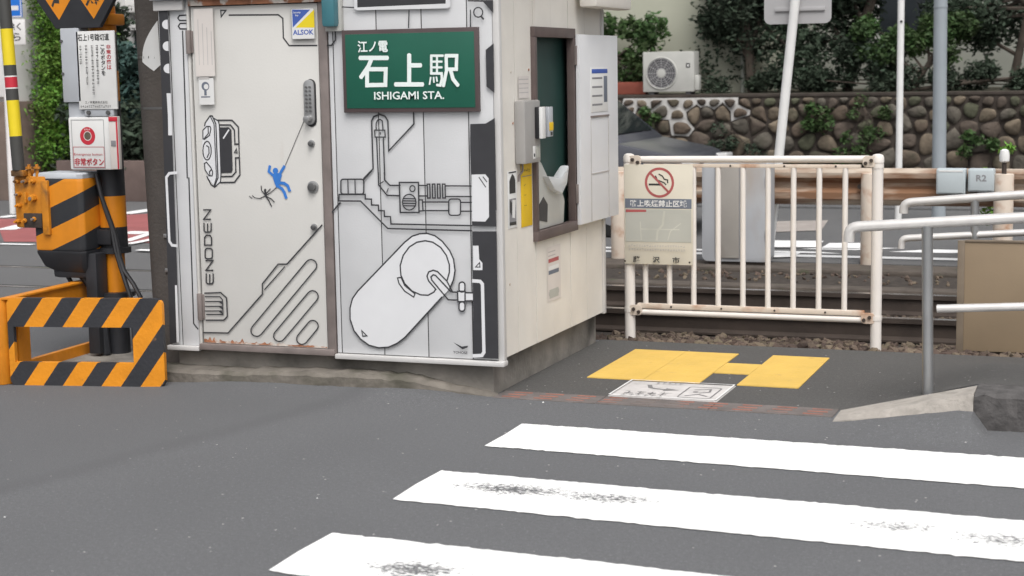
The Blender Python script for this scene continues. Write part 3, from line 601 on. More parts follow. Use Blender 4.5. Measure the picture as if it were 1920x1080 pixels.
  ['tank_mural','ink','r',0.0072,0,[[-0.2457,0.5139],[-0.2256,0.5547],[-0.2169,0.5995],[-0.2234,0.6527],[-0.2416,0.6923],[-0.2789,0.736],[-0.3167,0.7619],[-0.3551,0.7719],[-0.3938,0.7694],[-0.433,0.757],[-0.4728,0.7275],[-0.7273,0.4854],[-0.7566,0.4478],[-0.7712,0.4015],[-0.772,0.3463],[-0.7536,0.2917],[-0.7196,0.2516],[-0.6753,0.2231],[-0.6237,0.2125],[-0.5708,0.2185],[-0.5256,0.2387],[-0.4853,0.2678],[-0.2872,0.4704]]],
  ['tank_mural','ink','r',0.0072,0,[[-0.2593,0.5483],[-0.2459,0.5898],[-0.245,0.6255],[-0.2594,0.6697],[-0.2873,0.7064],[-0.3271,0.7305],[-0.3656,0.7369],[-0.4094,0.7288],[-0.449,0.7056],[-0.4823,0.6644],[-0.4994,0.6145],[-0.4967,0.5694],[-0.4782,0.5293],[-0.44,0.4944],[-0.3965,0.4777],[-0.3576,0.4771],[-0.3272,0.4934],[-0.3181,0.5072]]],
  ['tank_mural','ink','r',0.0065,1,[[-0.5148,0.5554],[-0.496,0.5586],[-0.4784,0.5203],[-0.4257,0.4813],[-0.4329,0.4657],[-0.4792,0.4931],[-0.5077,0.5285]]],
  ['tank_mural','ink','r',0.0072,0,[[-0.3163,0.5054],[-0.354,0.5465],[-0.3611,0.5687],[-0.3519,0.5887],[-0.3285,0.5974],[-0.3064,0.5917],[-0.2593,0.5474],[-0.2317,0.4964],[-0.2058,0.4963]]],
  ['tank_mural','ink','r',0.0072,0,[[-0.2547,0.4589],[-0.3364,0.5497],[-0.3409,0.5648],[-0.329,0.5759],[-0.3165,0.5727],[-0.2384,0.4962]]],
  ['tank_mural','ink','r',0.0072,0,[[-0.2547,0.4589],[-0.2057,0.4588]]],
  ['valve_mural','white','f',0,1,[[-0.1702,0.4197],[-0.1722,0.4134],[-0.1772,0.4086],[-0.1839,0.4067],[-0.1868,0.4066],[-0.1935,0.408],[-0.1983,0.4125],[-0.1999,0.4187],[-0.1974,0.5323],[-0.1955,0.5386],[-0.1905,0.5433],[-0.1837,0.5452],[-0.1809,0.5453],[-0.1742,0.5438],[-0.1694,0.5394],[-0.1678,0.5332]]],
  ['valve_mural','white','f',0,1,[[-0.2058,0.4972],[-0.1219,0.4972],[-0.1099,0.4797],[-0.1227,0.4579],[-0.2068,0.4552]]],
  ['valve_mural','ink','r',0.0072,1,[[-0.1683,0.5109],[-0.1702,0.5046],[-0.1752,0.4998],[-0.1819,0.498],[-0.1848,0.4979],[-0.1914,0.4993],[-0.1962,0.5038],[-0.1979,0.51],[-0.1974,0.5323],[-0.1955,0.5386],[-0.1905,0.5433],[-0.1837,0.5452],[-0.1809,0.5453],[-0.1742,0.5438],[-0.1694,0.5394],[-0.1678,0.5332]]],
  ['valve_mural','ink','r',0.0072,1,[[-0.2057,0.5008],[-0.1675,0.502],[-0.1686,0.4529],[-0.2049,0.4516]]],
  ['valve_mural','ink','r',0.0072,1,[[-0.1702,0.4197],[-0.1722,0.4134],[-0.1772,0.4086],[-0.1839,0.4067],[-0.1868,0.4066],[-0.1935,0.408],[-0.1983,0.4125],[-0.1999,0.4187],[-0.1995,0.4384],[-0.1975,0.4447],[-0.1925,0.4495],[-0.1858,0.4514],[-0.1829,0.4515],[-0.1763,0.45],[-0.1715,0.4456],[-0.1698,0.4394]]],
  ['valve_mural','ink','r',0.0072,0,[[-0.1676,0.4957],[-0.1238,0.4962],[-0.1125,0.4903],[-0.109,0.4789],[-0.114,0.4654],[-0.1246,0.4579],[-0.1685,0.4564]]],
  ['tank_mural','ink','r',0.0058,1,[[-0.7113,0.2934],[-0.684,0.2688],[-0.7061,0.266]]],
  ['signature_mural','ink','f',0,1,[[-0.2324,0.2557],[-0.1896,0.2377],[-0.1578,0.2435],[-0.1609,0.2344],[-0.187,0.2243]]],
  ['edge_stripe_mural','ink','f',0,1,[[-0.1256,1.8523],[-0.1257,1.8455],[-0.0487,1.8409],[-0.001,1.7895],[0.0001,1.8486]]],
  ['edge_stripe_mural','ink','f',0,1,[[-0.0406,1.6238],[-0.0012,1.6527],[-0.0022,1.4272],[-0.0398,1.4568]]],
  ['edge_stripe_mural','ink','f',0,1,[[-0.1244,1.2853],[-0.0473,1.2873],[-0.0019,1.3126],[-0.0017,0.8872],[-0.1227,0.8855],[-0.127,1.1594]]],
  ['edge_stripe_mural','ink','f',0,1,[[-0.1248,0.946],[-0.0055,0.9473],[-0.0035,0.8109],[-0.1248,0.8124]]],
  ['edge_stripe_mural','ink','f',0,1,[[-0.1253,0.7859],[-0.003,0.7882],[-0.0049,0.1875],[-0.1303,0.1872]]],
  ['edge_stripe_mural','white','f',0,1,[[-0.1225,1.051],[-0.054,1.0532],[-0.0375,1.0342],[-0.0391,0.8551],[-0.0584,0.8328],[-0.1243,0.8335]]],
  ['edge_stripe_mural','ink','r',0.0051,0,[[-0.0852,1.0382],[-0.0533,0.9939]]],
  ['edge_stripe_mural','ink','r',0.0051,0,[[-0.0654,1.0409],[-0.0472,1.0184]]],
  ['edge_stripe_mural','white','f',0,1,[[-0.1229,0.7189],[-0.0946,0.7195],[-0.0921,0.6559],[-0.0764,0.6386],[-0.0771,0.605],[-0.1235,0.6038]]],
  ['edge_stripe_mural','ink','r',0.0051,1,[[-0.1118,0.6183],[-0.0905,0.6401],[-0.0891,0.6189]]],
  ['edge_stripe_mural','white','r',0.0165,0,[[-0.1255,0.5531],[-0.0895,0.5515],[-0.0784,0.5385],[-0.0773,0.2156],[-0.0881,0.1999],[-0.1301,0.1962]]],
  ['edge_stripe_mural','ink','r',0.0058,0,[[-0.1116,1.8063],[-0.1133,1.7262]]],
  ['edge_stripe_mural','ink','r',0.0061,1,[[-0.0513,1.7939],[-0.0532,1.7856],[-0.0582,1.7785],[-0.0655,1.7739],[-0.0741,1.7725],[-0.0826,1.7744],[-0.0898,1.7794],[-0.0945,1.7867],[-0.096,1.7952],[-0.0942,1.8036],[-0.0891,1.8106],[-0.0818,1.8152],[-0.0732,1.8166],[-0.0647,1.8147],[-0.0575,1.8097],[-0.0528,1.8024]]],
  ['edge_stripe_mural','ink','r',0.0081,0,[[-0.0608,1.7767],[-0.0486,1.7635]]],
  ['seam_line_mural','ink','r',0.0056,0,[[-0.4193,1.8133],[-0.424,1.7338]]],
  ['seam_line_mural','ink','r',0.0056,0,[[-0.7703,1.8388],[-0.7036,1.8345]]],
  ['nameplate_mural','white','f',0,1,[[-0.7011,1.9943],[-0.7003,1.829],[-0.6874,1.8208],[-0.2242,1.8171],[-0.2114,1.8259],[-0.2059,1.9919]]],
  ['nameplate_mural','ink','f',0,1,[[-0.6837,1.9937],[-0.6843,1.834],[-0.2338,1.8388],[-0.2285,1.9927]]],
  ['left_stripe_mural','ink','f',0,1,[[-1.7677,1.8601],[-1.7171,1.8587],[-1.7308,0.1957],[-1.7877,0.1823]]],
  ['left_stripe_mural','white','f',0,1,[[-1.7197,1.8046],[-1.7325,1.8035],[-1.7396,1.8007],[-1.7454,1.7964],[-1.7498,1.791],[-1.7522,1.7849],[-1.7525,1.7785],[-1.7507,1.7722],[-1.747,1.7666],[-1.7415,1.7621],[-1.7348,1.7589],[-1.7202,1.7571]]],
  ['left_stripe_mural','white','f',0,1,[[-1.7212,1.6989],[-1.734,1.6977],[-1.7411,1.6949],[-1.747,1.6906],[-1.7513,1.6851],[-1.7537,1.679],[-1.754,1.6725],[-1.7523,1.6662],[-1.7485,1.6606],[-1.743,1.6561],[-1.7363,1.6529],[-1.7217,1.6512]]],
  ['left_stripe_mural','white','f',0,1,[[-1.7219,1.5895],[-1.7347,1.5882],[-1.7418,1.5853],[-1.7477,1.581],[-1.752,1.5755],[-1.7545,1.5693],[-1.7548,1.5628],[-1.753,1.5566],[-1.7492,1.551],[-1.7438,1.5464],[-1.737,1.5433],[-1.7224,1.5416]]],
  ['left_stripe_mural','white','f',0,1,[[-1.7437,1.4443],[-1.7196,1.444],[-1.7212,1.2364],[-1.7445,1.2364],[-1.7416,1.3322]]],
  ['left_stripe_mural','white','r',0.0139,0,[[-1.7062,1.0508],[-1.7485,1.047],[-1.766,1.0274],[-1.7646,0.7063],[-1.7501,0.6859],[-1.7233,0.6847]]],
  ['left_stripe_mural','white','f',0,1,[[-1.7435,0.4841],[-1.7311,0.4845],[-1.7319,0.1938],[-1.7476,0.1932]]],
]
hut = thing('station_hut', 'small white railway station hut with line drawings of pipes and a tank on its front', 'hut', (-.9, .8, 0))
pl = MB().box((-1.77, .035, -.05), (-.05, 1.63, .165)).build('plinth', 'concrete', hut, bev=.006)
# kerb in front of the plinth, sloping down at its end
kx = [(-1.95, .068), (-1.4, .074), (-.75, .098), (-.5, .088), (-.05, .016), (-.03, .002)]
mb = MB(); rr = random.Random(3); pts = []
xs = np.linspace(-1.95, -.03, 46); zt = np.interp(xs, [a for a, b in kx], [b for a, b in kx]); vs = []
for x, z in zip(xs, zt):
    j = rr.gauss(0, .003); k = rr.gauss(0, .003); yf = -.11+.09*sm(-.75, -.05, x)
    vs += [(x, yf+j, -.05), (x, yf+.006+j, z-.016+k), (x, yf+.025+j, z+k), (x, .05, z+.004+k)]
fs = []
for i in range(45):
    for j in range(3): fs.append((4*i+j, 4*i+4+j, 4*i+5+j, 4*i+1+j))
mb.add(vs, fs+[(0, 1, 2, 3), (183, 182, 181, 180)])
ko = mb.build('hut_kerb', 'kerbstone', None, smooth=True); tag(ko, 'worn concrete kerb along the foot of the hut front', 'kerb')
TOP = 2.32
ZB = .178
MB().box((-1.775, .022, .165), (-.012, .03, TOP)).build('backing', 'dark_gap', hut)
def fpanel(name, x0, x1, m, z0=ZB, z1=TOP, y0=0., par=hut): return box(name, (x0+.0026, y0, z0), (x1-.0026, .022, z1), m, par, .0015)
fpanel('wall_panel', -1.785, -1.722, 'hutwhite'); fpanel('wall_panel', -1.722, -1.622, 'hutwhite')
fpanel('door_jamb', -1.622, -1.604, 'doorwhite', y0=-.006)
door = fpanel('door', -1.600, -.902, 'doorwhite', .195, 1.862)
fpanel('wall_panel', -1.604, -.852, 'hutwhite', 1.90, TOP)
fpanel('door_edge_strip', -.900, -.852, 'hinge', .165, 1.90, -.008)
fpanel('wall_panel', -.852, -.826, 'hutwhite')
for a, b in ((-.826, -.598), (-.598, -.3665), (-.3665, -.138), (-.138, -.010)): fpanel('wall_panel', a, b, 'hutwhite')
box('corner_trim', (-.010, -.004, .17), (.022, .03, TOP), 'corner', hut, .004)
# door rust along the foot, hinges, lock, knobs
dm = MB(); rr = random.Random(5); vs = []; n_ = 60
for i in range(n_+1):
    x = -1.597+.69*i/n_; vs += [(x, -.0006, .197), (x, -.0006, .203+abs(rr.gauss(0, .007))*(1.5 if i < 22 else .7))]
dm.add(vs, [(2*i, 2*i+2, 2*i+3, 2*i+1) for i in range(n_)]).build('rust_edge', 'rustline', door)
for (z0, z1, x) in ((1.635, 1.75, -1.610), (.31, .445, -1.607)):
    h = cyl('hinge', (x, -.012, z0), (x, -.012, z1), .013, 'hinge', door, 12, .002); box('hinge_leaf', (x-.004, -.006, z0+.004), (x+.022, -.0008, z1-.004), 'hinge', h, .001)
lk = MB().prism(rrect(-.026, -.11, .030, .105, .026, 6), (-.960, -.012, 1.395), (1, 0, 0), (0, 0, 1), (0, -1, 0), .012).build('keypad_lock', 'steel', door, smooth=True, bev=.003)
MB().prism(rrect(-.020, -.118, .036, .11, .028, 6), (-.960, -.0035, 1.393), (1, 0, 0), (0, 0, 1), (0, -1, 0), .0035).build('lock_gasket', 'blackplastic', lk)
for i in range(7):
    for j in (-1, 1): cyl('key', (-.960+.010*j, -.011, 1.465-.019*i), (-.960+.010*j, -.019, 1.465-.019*i), .0055, 'steel_dark', lk, 8)
cyl('lock_knob', (-.962, -.010, 1.313), (-.962, -.042, 1.313), .017, 'steel', lk, 16, .004)
for z, r1 in ((1.195, .018), (.985, .030), (.79, .017)):
    kb = cyl('knob_ring', (-.955, 0, z), (-.955, -.008, z), r1, 'steel', door, 20, .002); cyl('knob', (-.955, -.008, z), (-.955, -.024, z), r1*.68, 'steel_dark', kb, 16, .004)
# drip canopy over the door
box('canopy', (-1.80, -.05, 1.898), (-.84, .03, 1.945), 'grey_metal', hut, .004); box('canopy_drip', (-1.60, -.022, 1.866), (-.85, .0, 1.897), 'rustline', hut, .003); box('canopy_end', (-1.795, -.026, 1.848), (-1.628, 0, 1.897), 'corner', hut, .004)
# base rail and door sill
box('base_rail', (-1.80, -.026, .154), (-1.615, .03, .177), 'corner', hut, .005); box('door_sill', (-1.612, -.026, .163), (-.858, .03, .193), 'hinge', hut, .004); box('base_rail', (-.855, -.026, .150), (.026, .034, .174), 'corner', hut, .006)
# side wall planks, each with its own edges, cut round the window
WY0, WY1, WZ0, WZ1 = .478, 1.108, .689, 1.738
cuts = [.03, .25, .512, .777, 1.048, 1.322, 1.60]
for a, b in zip(cuts[:-1], cuts[1:]):
    mb = MB(); a0, b0 = a+.0028, b-.0028; dx = random.uniform(-.001, .0015)
    lo_, hi_ = [], []
    segs = [(a0, min(b0, WY0), 0)] if a0 < WY0 else []
    if b0 > WY0 and a0 < WY1: segs.append((max(a0, WY0), min(b0, WY1), 1))
    if b0 > WY1: segs.append((max(a0, WY1), b0, 0))
    for s0, s1, cut in segs:
        if s1-s0 < .001: continue
        if cut: lo_.append((s0, s1, ZB, WZ0)); hi_.append((s0, s1, WZ1, TOP))
        else: (lo_ if len(segs) == 1 else lo_).append((s0, s1, ZB, TOP))
    for grp in ((lo_ + hi_,) if any(q[3] == TOP for q in lo_) else (lo_, hi_)):
        mb = MB(); [mb.box((-.018, q[0], q[2]), (dx, q[1], q[3])) for q in grp]; mb.build('plank', 'plankwhite', hut)
for c in cuts[1:-1]:
    if WY0 < c < WY1:
        for z0, z1 in ((ZB, WZ0), (WZ1, TOP)): MB().box((-.012, c-.0028, z0), (-.003, c+.0028, z1)).build('joint_shade', 'joint_shade', hut)
    else: MB().box((-.012, c-.0028, ZB), (-.003, c+.0028, TOP)).build('joint_shade', 'joint_shade', hut)  # dark strips set in the plank gaps to paint their shade
for c in (-1.722, -.826, -.598, -.3665, -.138): MB().box((c-.0026, .002, ZB), (c+.0026, .012, TOP)).build('joint_shade', 'front_joint_shade', hut)  # dark strips painting the shade between the front panels
for lo, hi in (((-.026, .03, ZB), (-.0185, WY0, TOP)), ((-.026, WY1, ZB), (-.0185, 1.60, TOP)), ((-.026, WY0, ZB), (-.0185, WY1, WZ0)), ((-.026, WY0, WZ1), (-.0185, WY1, TOP))): MB().box(lo, hi).build('sheathing', 'dark_gap', hut)
box('corner_trim', (-.03, 1.60, .17), (.012, 1.635, TOP), 'corner', hut, .004)
box('back_wall', (-1.785, 1.605, .165), (-.03, 1.63, TOP), 'plankwhite', hut, .003); box('end_wall', (-1.785, .031, .165), (-1.76, 1.604, TOP), 'plankwhite', hut, .003)
# fascia and roof
box('fascia', (-.02, -.03, 1.985+.33), (.12, 1.72, TOP+.10), 'plankwhite', hut, .004); box('roof', (-1.98, -.20, TOP+.1), (.2, 1.85, TOP+.16), 'roof_tile', hut, .01)
box('eave_beam', (0.030,1.141,1.847), (.13, 1.78, 2.0), 'plankwhite', hut, .02)
# ticket window
for nm, lo, hi in (('window_frame', (-.018, WY0, WZ1-.05), (.022, WY1, WZ1)), ('window_frame', (-.018, WY0, WZ0), (.026, WY1, WZ0+.05)), ('window_frame', (-.018, WY0, WZ0+.05), (.022, WY0+.035, WZ1-.05)), ('window_frame', (-.018, WY1-.030, WZ0+.05), (.022, WY1, WZ1-.05))): box(nm, lo, hi, 'brown_frame', hut, .003)
box('window_back', (-.065, WY0-.05, WZ0-.03), (-.05, WY1+.05, WZ1+.03), 'interior_green', hut, .002)
# folded-back shutter
sh = box('shutter', (-.011, 0, .716), (.011, .64, 1.708), 'paintwhite', hut, .003); SH = Matrix.Translation((.036, 1.095, 0))@Matrix.Rotation(R(-1), 4, 'Z')
sh.matrix_parent_inverse = Matrix.Translation(-WL[hut]); sh.matrix_basis = SH
def on_shutter(nm, lo, hi, m): o = box(nm, lo, hi, m, sh, .001); o.location = (0, 0, 0); return o
on_shutter('shutter_notice', (.0112, .17, 1.30), (.0135, .46, 1.535), 'paper')
for i in range(4): on_shutter('notice_line', (.0136, .19, 1.475-.047*i), (.0142, .36, 1.485-.047*i), 'grey_text')
on_shutter('notice_header', (.0136, .185, 1.505), (.0143, .45, 1.528), 'blue_text'); on_shutter('notice_picture', (.0136, .385, 1.35), (.0142, .445, 1.49), 'sign_navy')
for y in (.165, .46): on_shutter('shutter_batten', (.0112, y, .72), (.014, y+.006, 1.27), 'faint_text')
on_shutter('shutter_batten', (.0112, .165, 1.272), (.017, .47, 1.282), 'hinge'); on_shutter('shutter_batten', (.0112, .165, .97), (.0145, .47, .977), 'faint_text')
for z in (.83, 1.55): box('shutter_hinge', (.023, WY1-.03, z), (.034, WY1+.045, z+.10), 'hinge', hut, .002)
# stickers on the side wall and nail heads
S = Sheet((.0015, 0, 0), (0, 1, 0), (0, 0, 1))
def pap(nm, m, y0, y1, z0, z1): S.fill((nm, m), [(y0, z0), (y1, z0), (y1, z1), (y0, z1)])
pap('paper_notice', 'paper_warm', .67, .88, .36, .64)
for i, (z, m) in enumerate(((.62, 'faint_text'), (.60, 'faint_text'), (.568, 'sign_red'), (.53, 'paper'), (.508, 'sign_navy'), (.40, 'faint_text'))): pap('paper_print', m, .69, .69+(.16 if i > 1 else .11), z-.010, z+(.010 if i > 1 else -.004))
pap('paper_print', 'map_green', .70, .84, .375, .42)
pap('faded_notice', 'paper_warm', .29, .44, 1.395, 1.50)
for i in range(4): pap('faded_print', 'faint_text', .30, .43, 1.42+.021*i, 1.424+.021*i)
S.build(hut)
for y, z in ((.20, 1.52), (.445, 1.53), (.215, 1.28), (.14, .52)): cyl('nail_head', (.0005, y, z), (.003, y, z), .006, 'rustline', hut, 8)
# drawings on the front, stroke by stroke
F = Sheet((0, 0, 0), (1, 0, 0), (0, 0, 1))
for part, m, kind, wd, closed, pts in MURAL:
    key = (part, 'paintwhite' if m == 'white' else m)+((len(F.parts),) if part in ('left_stripe_mural', 'edge_stripe_mural', 'padlock_mural') else ())
    if kind == 'f': F.fill(key, [tuple(q) for q in pts])
    else: F.line(key, [tuple(q) for q in pts], wd, bool(closed))
F.text(('signature_mural', 'ink'), 'YOHOSE', *(lambda a, b: (a[0], b[0], b[2], a[2]))((-0.234,0.000,0.216), (-0.160,0.000,0.203)), .02)
# stickers on the door
def fbox(a, b): return (a[0], b[0], b[2], a[2])
def frect(key, a, b):
    x0, x1, z0, z1 = fbox(a, b); F.fill(key, [(x0, z0), (x1, z0), (x1, z1), (x0, z1)]); return x0, x1, z0, z1
x0, x1, z0, z1 = frect(('security_sticker', 'grey_text'), (-1.036,0.000,1.839), (-0.911,0.000,1.693))
frect(('security_sticker', 'paper'), (-1.033,0.000,1.837), (-0.914,0.000,1.695))
a = (-1.029,0.000,1.834); b = (-0.912,-0.000,1.831); c = (-0.912,0.000,1.746); d = (-1.029,0.000,1.748)
F.fill(('sticker_blue', 'blue_text'), [(a[0], a[2]), (b[0]-.02, b[2]), (d[0], d[2])]); F.fill(('sticker_yellow', 'alsok_yellow'), [(b[0], b[2]), (c[0], c[2]), (d[0]+.015, d[2])])
F.text(('sticker_lettering', 'blue_text'), 'ALSOK', *fbox((-1.029,0.000,1.738), (-0.917,0.000,1.713)), .03); F.text(('sticker_print', 'paper'), 'Security', *fbox((-1.023,0.000,1.824), (-0.984,0.000,1.813)), .02); F.text(('sticker_print', 'paper'), 'by', *fbox((-1.012,0.000,1.810), (-0.995,0.000,1.800)), .02)
frect(('faded_notice', 'paper_warm'), (-1.571,0.000,1.852), (-1.463,0.000,1.524))
for i in range(4): F.scribble(('faded_print', 'faint_text'), *fbox((-1.558,-0.000,1.818), (-1.563,0.000,1.554))[:2], *fbox((-1.558,-0.000,1.818), (-1.563,0.000,1.554))[2:], 1, True) if 0 else F.line(('faded_print', 'faint_text'), [(-1.548+.024*i, 1.80-.02*i), (-1.549+.024*i, 1.58)], .0035)
x0, x1, z0, z1 = frect(('face_sticker', 'paper'), (-1.557,0.000,1.515), (-1.473,0.000,1.386))
F.fill(('sticker_print', 'sign_navy'), circ(-1.520, 1.476, .022, 16)); F.fill(('sticker_print2', 'paper'), circ(-1.516, 1.474, .013, 14)); F.line(('sticker_print', 'sign_navy'), [(-1.521, 1.455), (-1.521, 1.435)], .014); F.line(('sticker_print', 'sign_navy'), [(-1.545, 1.424), (-1.497, 1.424)], .006); F.line(('sticker_print', 'faint_text'), [(-1.55, 1.515), (-1.50, 1.515)], .012)
F.build(hut)
# wall lamp beside the door
wlp = thing('wall_lamp', 'small teal box lamp with white base beside the door top', 'lamp', (-.80, -.02, 1.72))
box('lamp_cover', (-.848, -.075, 1.745), (-.778, -.012, 1.91), 'teal_lamp', wlp, .018); box('lamp_base', (-.85, -.03, 1.725), (-.765, .0, 1.90), 'ac_white', wlp, .006)

# station sign
ss = thing('station_sign', 'green station name sign with white Japanese lettering reading ISHIGAMI STA.', 'sign', (-.42, -.01, 1.35))
box('sign_frame', (-.767, -.024, 1.342), (-.075, -.0008, 1.729), 'signframe', ss, .003); box('sign_face', (-.749, -.0262, 1.362), (-.093, -.022, 1.709), 'green_sign', ss, .001)
S = Sheet((0, -.0263, 0), (1, 0, 0), (0, 0, 1))
for wd, closed, pts in [
  [0.0199,0,[[-0.6707,1.5985],[-0.533,1.596]]],
  [0.0199,0,[[-0.6131,1.5935],[-0.6299,1.5585],[-0.6691,1.5102]]],
  [0.0191,1,[[-0.6373,1.5452],[-0.5405,1.5437],[-0.5452,1.4708],[-0.6396,1.4704]]],
  [0.0199,0,[[-0.4188,1.6056],[-0.4224,1.4731]]],
  [0.0199,0,[[-0.4201,1.5597],[-0.3636,1.5588]]],
  [0.0199,0,[[-0.4897,1.4724],[-0.3556,1.4707]]],
  [0.012,0,[[-0.3062,1.602],[-0.3082,1.5214]]],
  [0.0112,0,[[-0.3062,1.602],[-0.2487,1.6009]]],
  [0.0104,0,[[-0.2774,1.6014],[-0.2794,1.521]]],
  [0.0096,0,[[-0.3069,1.5749],[-0.2544,1.574]]],
  [0.0096,0,[[-0.3076,1.5485],[-0.255,1.5477]]],
  [0.012,0,[[-0.3082,1.5206],[-0.2557,1.5198],[-0.2546,1.4943],[-0.2637,1.4649],[-0.279,1.4667]]],
  [0.008,0,[[-0.3113,1.5013],[-0.3171,1.4718]]],
  [0.008,0,[[-0.296,1.501],[-0.2948,1.4808]]],
  [0.008,0,[[-0.2815,1.5024],[-0.2785,1.4853]]],
  [0.0159,0,[[-0.2301,1.6005],[-0.1779,1.5996],[-0.181,1.538],[-0.2248,1.5387]]],
  [0.0159,0,[[-0.2301,1.6005],[-0.23,1.5326],[-0.2468,1.4647]]],
  [0.0175,0,[[-0.2097,1.5362],[-0.198,1.4935],[-0.1759,1.4662]]],
]:
    S.line(('kanji_lettering', 'text_white'), [tuple(q) for q in pts], wd*1.04, bool(closed))
    if not closed:
        for q in (pts[0], pts[-1]): S.fill(('kanji_lettering', 'text_white'), circ(q[0], q[1], wd*.52, 12))
S.text(('company_lettering', 'text_white'), '江ノ電', *fbox((-0.681,0.000,1.678), (-0.524,-0.000,1.623)), .022)
S.text(('roman_lettering', 'text_white'), 'ISHIGAMI STA.', *fbox((-0.602,0.000,1.439), (-0.244,0.000,1.402)), .016)
S.build(ss)

# card reader and posters on the side wall
cr = thing('card_reader', 'grey card reader box with yellow label mounted beside the ticket window', 'card reader', (.03, .36, 1.09))
box('reader_body', (.0005, .235, 1.085), (.055, .455, 1.385), 'greyplastic', cr, .010); box('reader_head', (.055, .37, 1.20), (.075, .52, 1.352), 'blackplastic', cr, .004)
box('reader_plate', (.075, .375, 1.20), (.092, .425, 1.352), 'paper', cr, .003); box('reader_screen', (.075, .470, 1.205), (.093, .530, 1.350), 'grey_metal', cr, .003); box('yellow_label', (.0932, .472, 1.235), (.0955, .528, 1.275), 'yellow_poster', cr, .001); box('reader_button', (.0932, .490, 1.212), (.0955, .515, 1.228), 'blackplastic', cr, .001)
box('instruction_sticker', (.0552, .385, 1.108), (.0562, .44, 1.165), 'map_green', cr, .0003); box('instruction_sticker', (.0552, .34, 1.105), (.0564, .372, 1.165), 'paper', cr, .0003); cyl('pictogram_dot', (.0564, .356, 1.122), (.0568, .356, 1.122), .009, 'black_text', cr)
tube('cable', [(.02, .285, 1.085), (.02, .285, 1.05), (.008, .272, 1.03), (.004, .27, 1.0)], .006, 'hinge', cr, 6)
yp = thing('yellow_poster', 'tall yellow notice below the card reader', 'poster', (.002, .385, .765))
box('poster_sheet', (.0008, .310, .775), (.0030, .462, 1.085), 'yellow_poster', yp, .0004)
S = Sheet((.0031, .310, .775), (0, 1, 0), (0, 0, 1)); S.scribble(('poster_print', 'black_text'), .04, .12, .265, .278, 4); S.line(('poster_print', 'grey_text'), [(.01, .245), (.145, .245)], .003)
for z in (.2, .15, .1): S.scribble(('poster_print', 'black_text'), .03, .06, z, z+.007, 2)
S.build(yp)
pp = thing('photo_poster', 'narrow black and white photo poster near the hut corner', 'poster', (.002, .18, .785))
box('poster_sheet', (.0008, .128, .785), (.0028, .25, 1.055), 'paper', pp, .0004)
S = Sheet((.0029, .128, .785), (0, 1, 0), (0, 0, 1))
for m, q in (('grey_text', [(.015, .02), (.105, .015), (.105, .14), (.015, .14)]), ('black_text', [(.02, .165), (.10, .165), (.10, .225), (.085, .245), (.06, .258), (.04, .245), (.02, .225)]), ('black_text', [(.015, .015), (.105, .012), (.105, .028), (.015, .03)]), ('paper', [(.05, .05), (.085, .045), (.10, .13), (.055, .135)]), ('black_text', [(.02, .08), (.045, .06), (.05, .12), (.025, .135)]), ('black_text', [(.01, .262), (.11, .262), (.11, .268), (.01, .268)])): S.fill(('poster_print', m), q)
S.build(pp)
# ticket reader stand under a clear cover inside the window
tk = thing('ticket_stand', 'pale ticket reader stand with clear plastic hood inside the window', 'ticket reader', (-.08, .72, .735))
u, v, nrm = (0, 1, 0), (0, 0, 1), (1, 0, 0)
MB().prism([(.53, .74), (.93, .74), (.95, .86), (.86, .96), (.74, .955), (.60, 1.07), (.53, 1.11)], (.008, 0, 0), u, v, nrm, .055).build('stand_body', 'ac_white', tk, bev=.012, smooth=True)
MB().prism([(.60, 1.005), (.80, .985), (.93, 1.04), (.90, .95), (.82, .90), (.70, .93)], (.04, 0, 0), u, v, nrm, .05).build('clear_hood', 'clear_plastic', tk, bev=.01, smooth=True)
MB().prism([(.54, .79), (.66, .77), (.67, .86), (.61, .90), (.55, .87)], (.0105, 0, 0), u, v, nrm, .004).build('card_slot', 'blackplastic', tk)

# ------------------------------------------------------------------ utility pole
up_ = thing('utility_pole', 'dark weathered utility pole standing against the end of the hut', 'pole', (-1.952, .36, 0))
tube('pole_shaft', [(-1.915, .36, -.1), (-1.925, .36, .3), (-1.95, .36, 1.2), (-1.985, .36, 2.4), (-2.1, .36, 5.5)], [.166, .164, .158, .15, .13], 'pole_dark', up_, 28)
# white fin painted on the pole's curved face
mb = MB(); vs = []; rows_ = 14
for i in range(rows_+1):
    f = i/rows_; z = 1.585+f*.225; x_ax = -1.95-(z-1.2)*.029; r = .158-(z-1.2)*.0067+.0025
    aw = R(-98+0)  # angle of the straight edge, measured from +x
    half = (.115*math.sin(min(1, (1-f)*1.05)*math.pi/2) if f > .22 else .115*(.32+.68*f/.22)*1.0)
    a0 = R(287); a1 = a0-half/r
    for k in range(5): a = a0+(a1-a0)*k/4; vs.append((x_ax+r*math.cos(a), .36+r*math.sin(a), z-.03*(1-abs(k-4)/4)*(1 if f < .25 else 0)))
mb.add(vs, [(i*5+k, i*5+k+1, i*5+k+6, i*5+k+5) for i in range(rows_) for k in range(4)]); mb.build('white_fin', 'paper', up_, smooth=True)
for z in (.70, .52): box('pole_plate', (-1.93, .188, z), (-1.905, .200, z+.02), 'steel', up_, .002)
for z in (1.62, 1.36): tube('pole_band', [(-1.95-(z-1.2)*.029, .36, z), (-1.95-(z-1.2)*.029, .36, z+.012)], .1575, 'steel_dark', up_, 28)

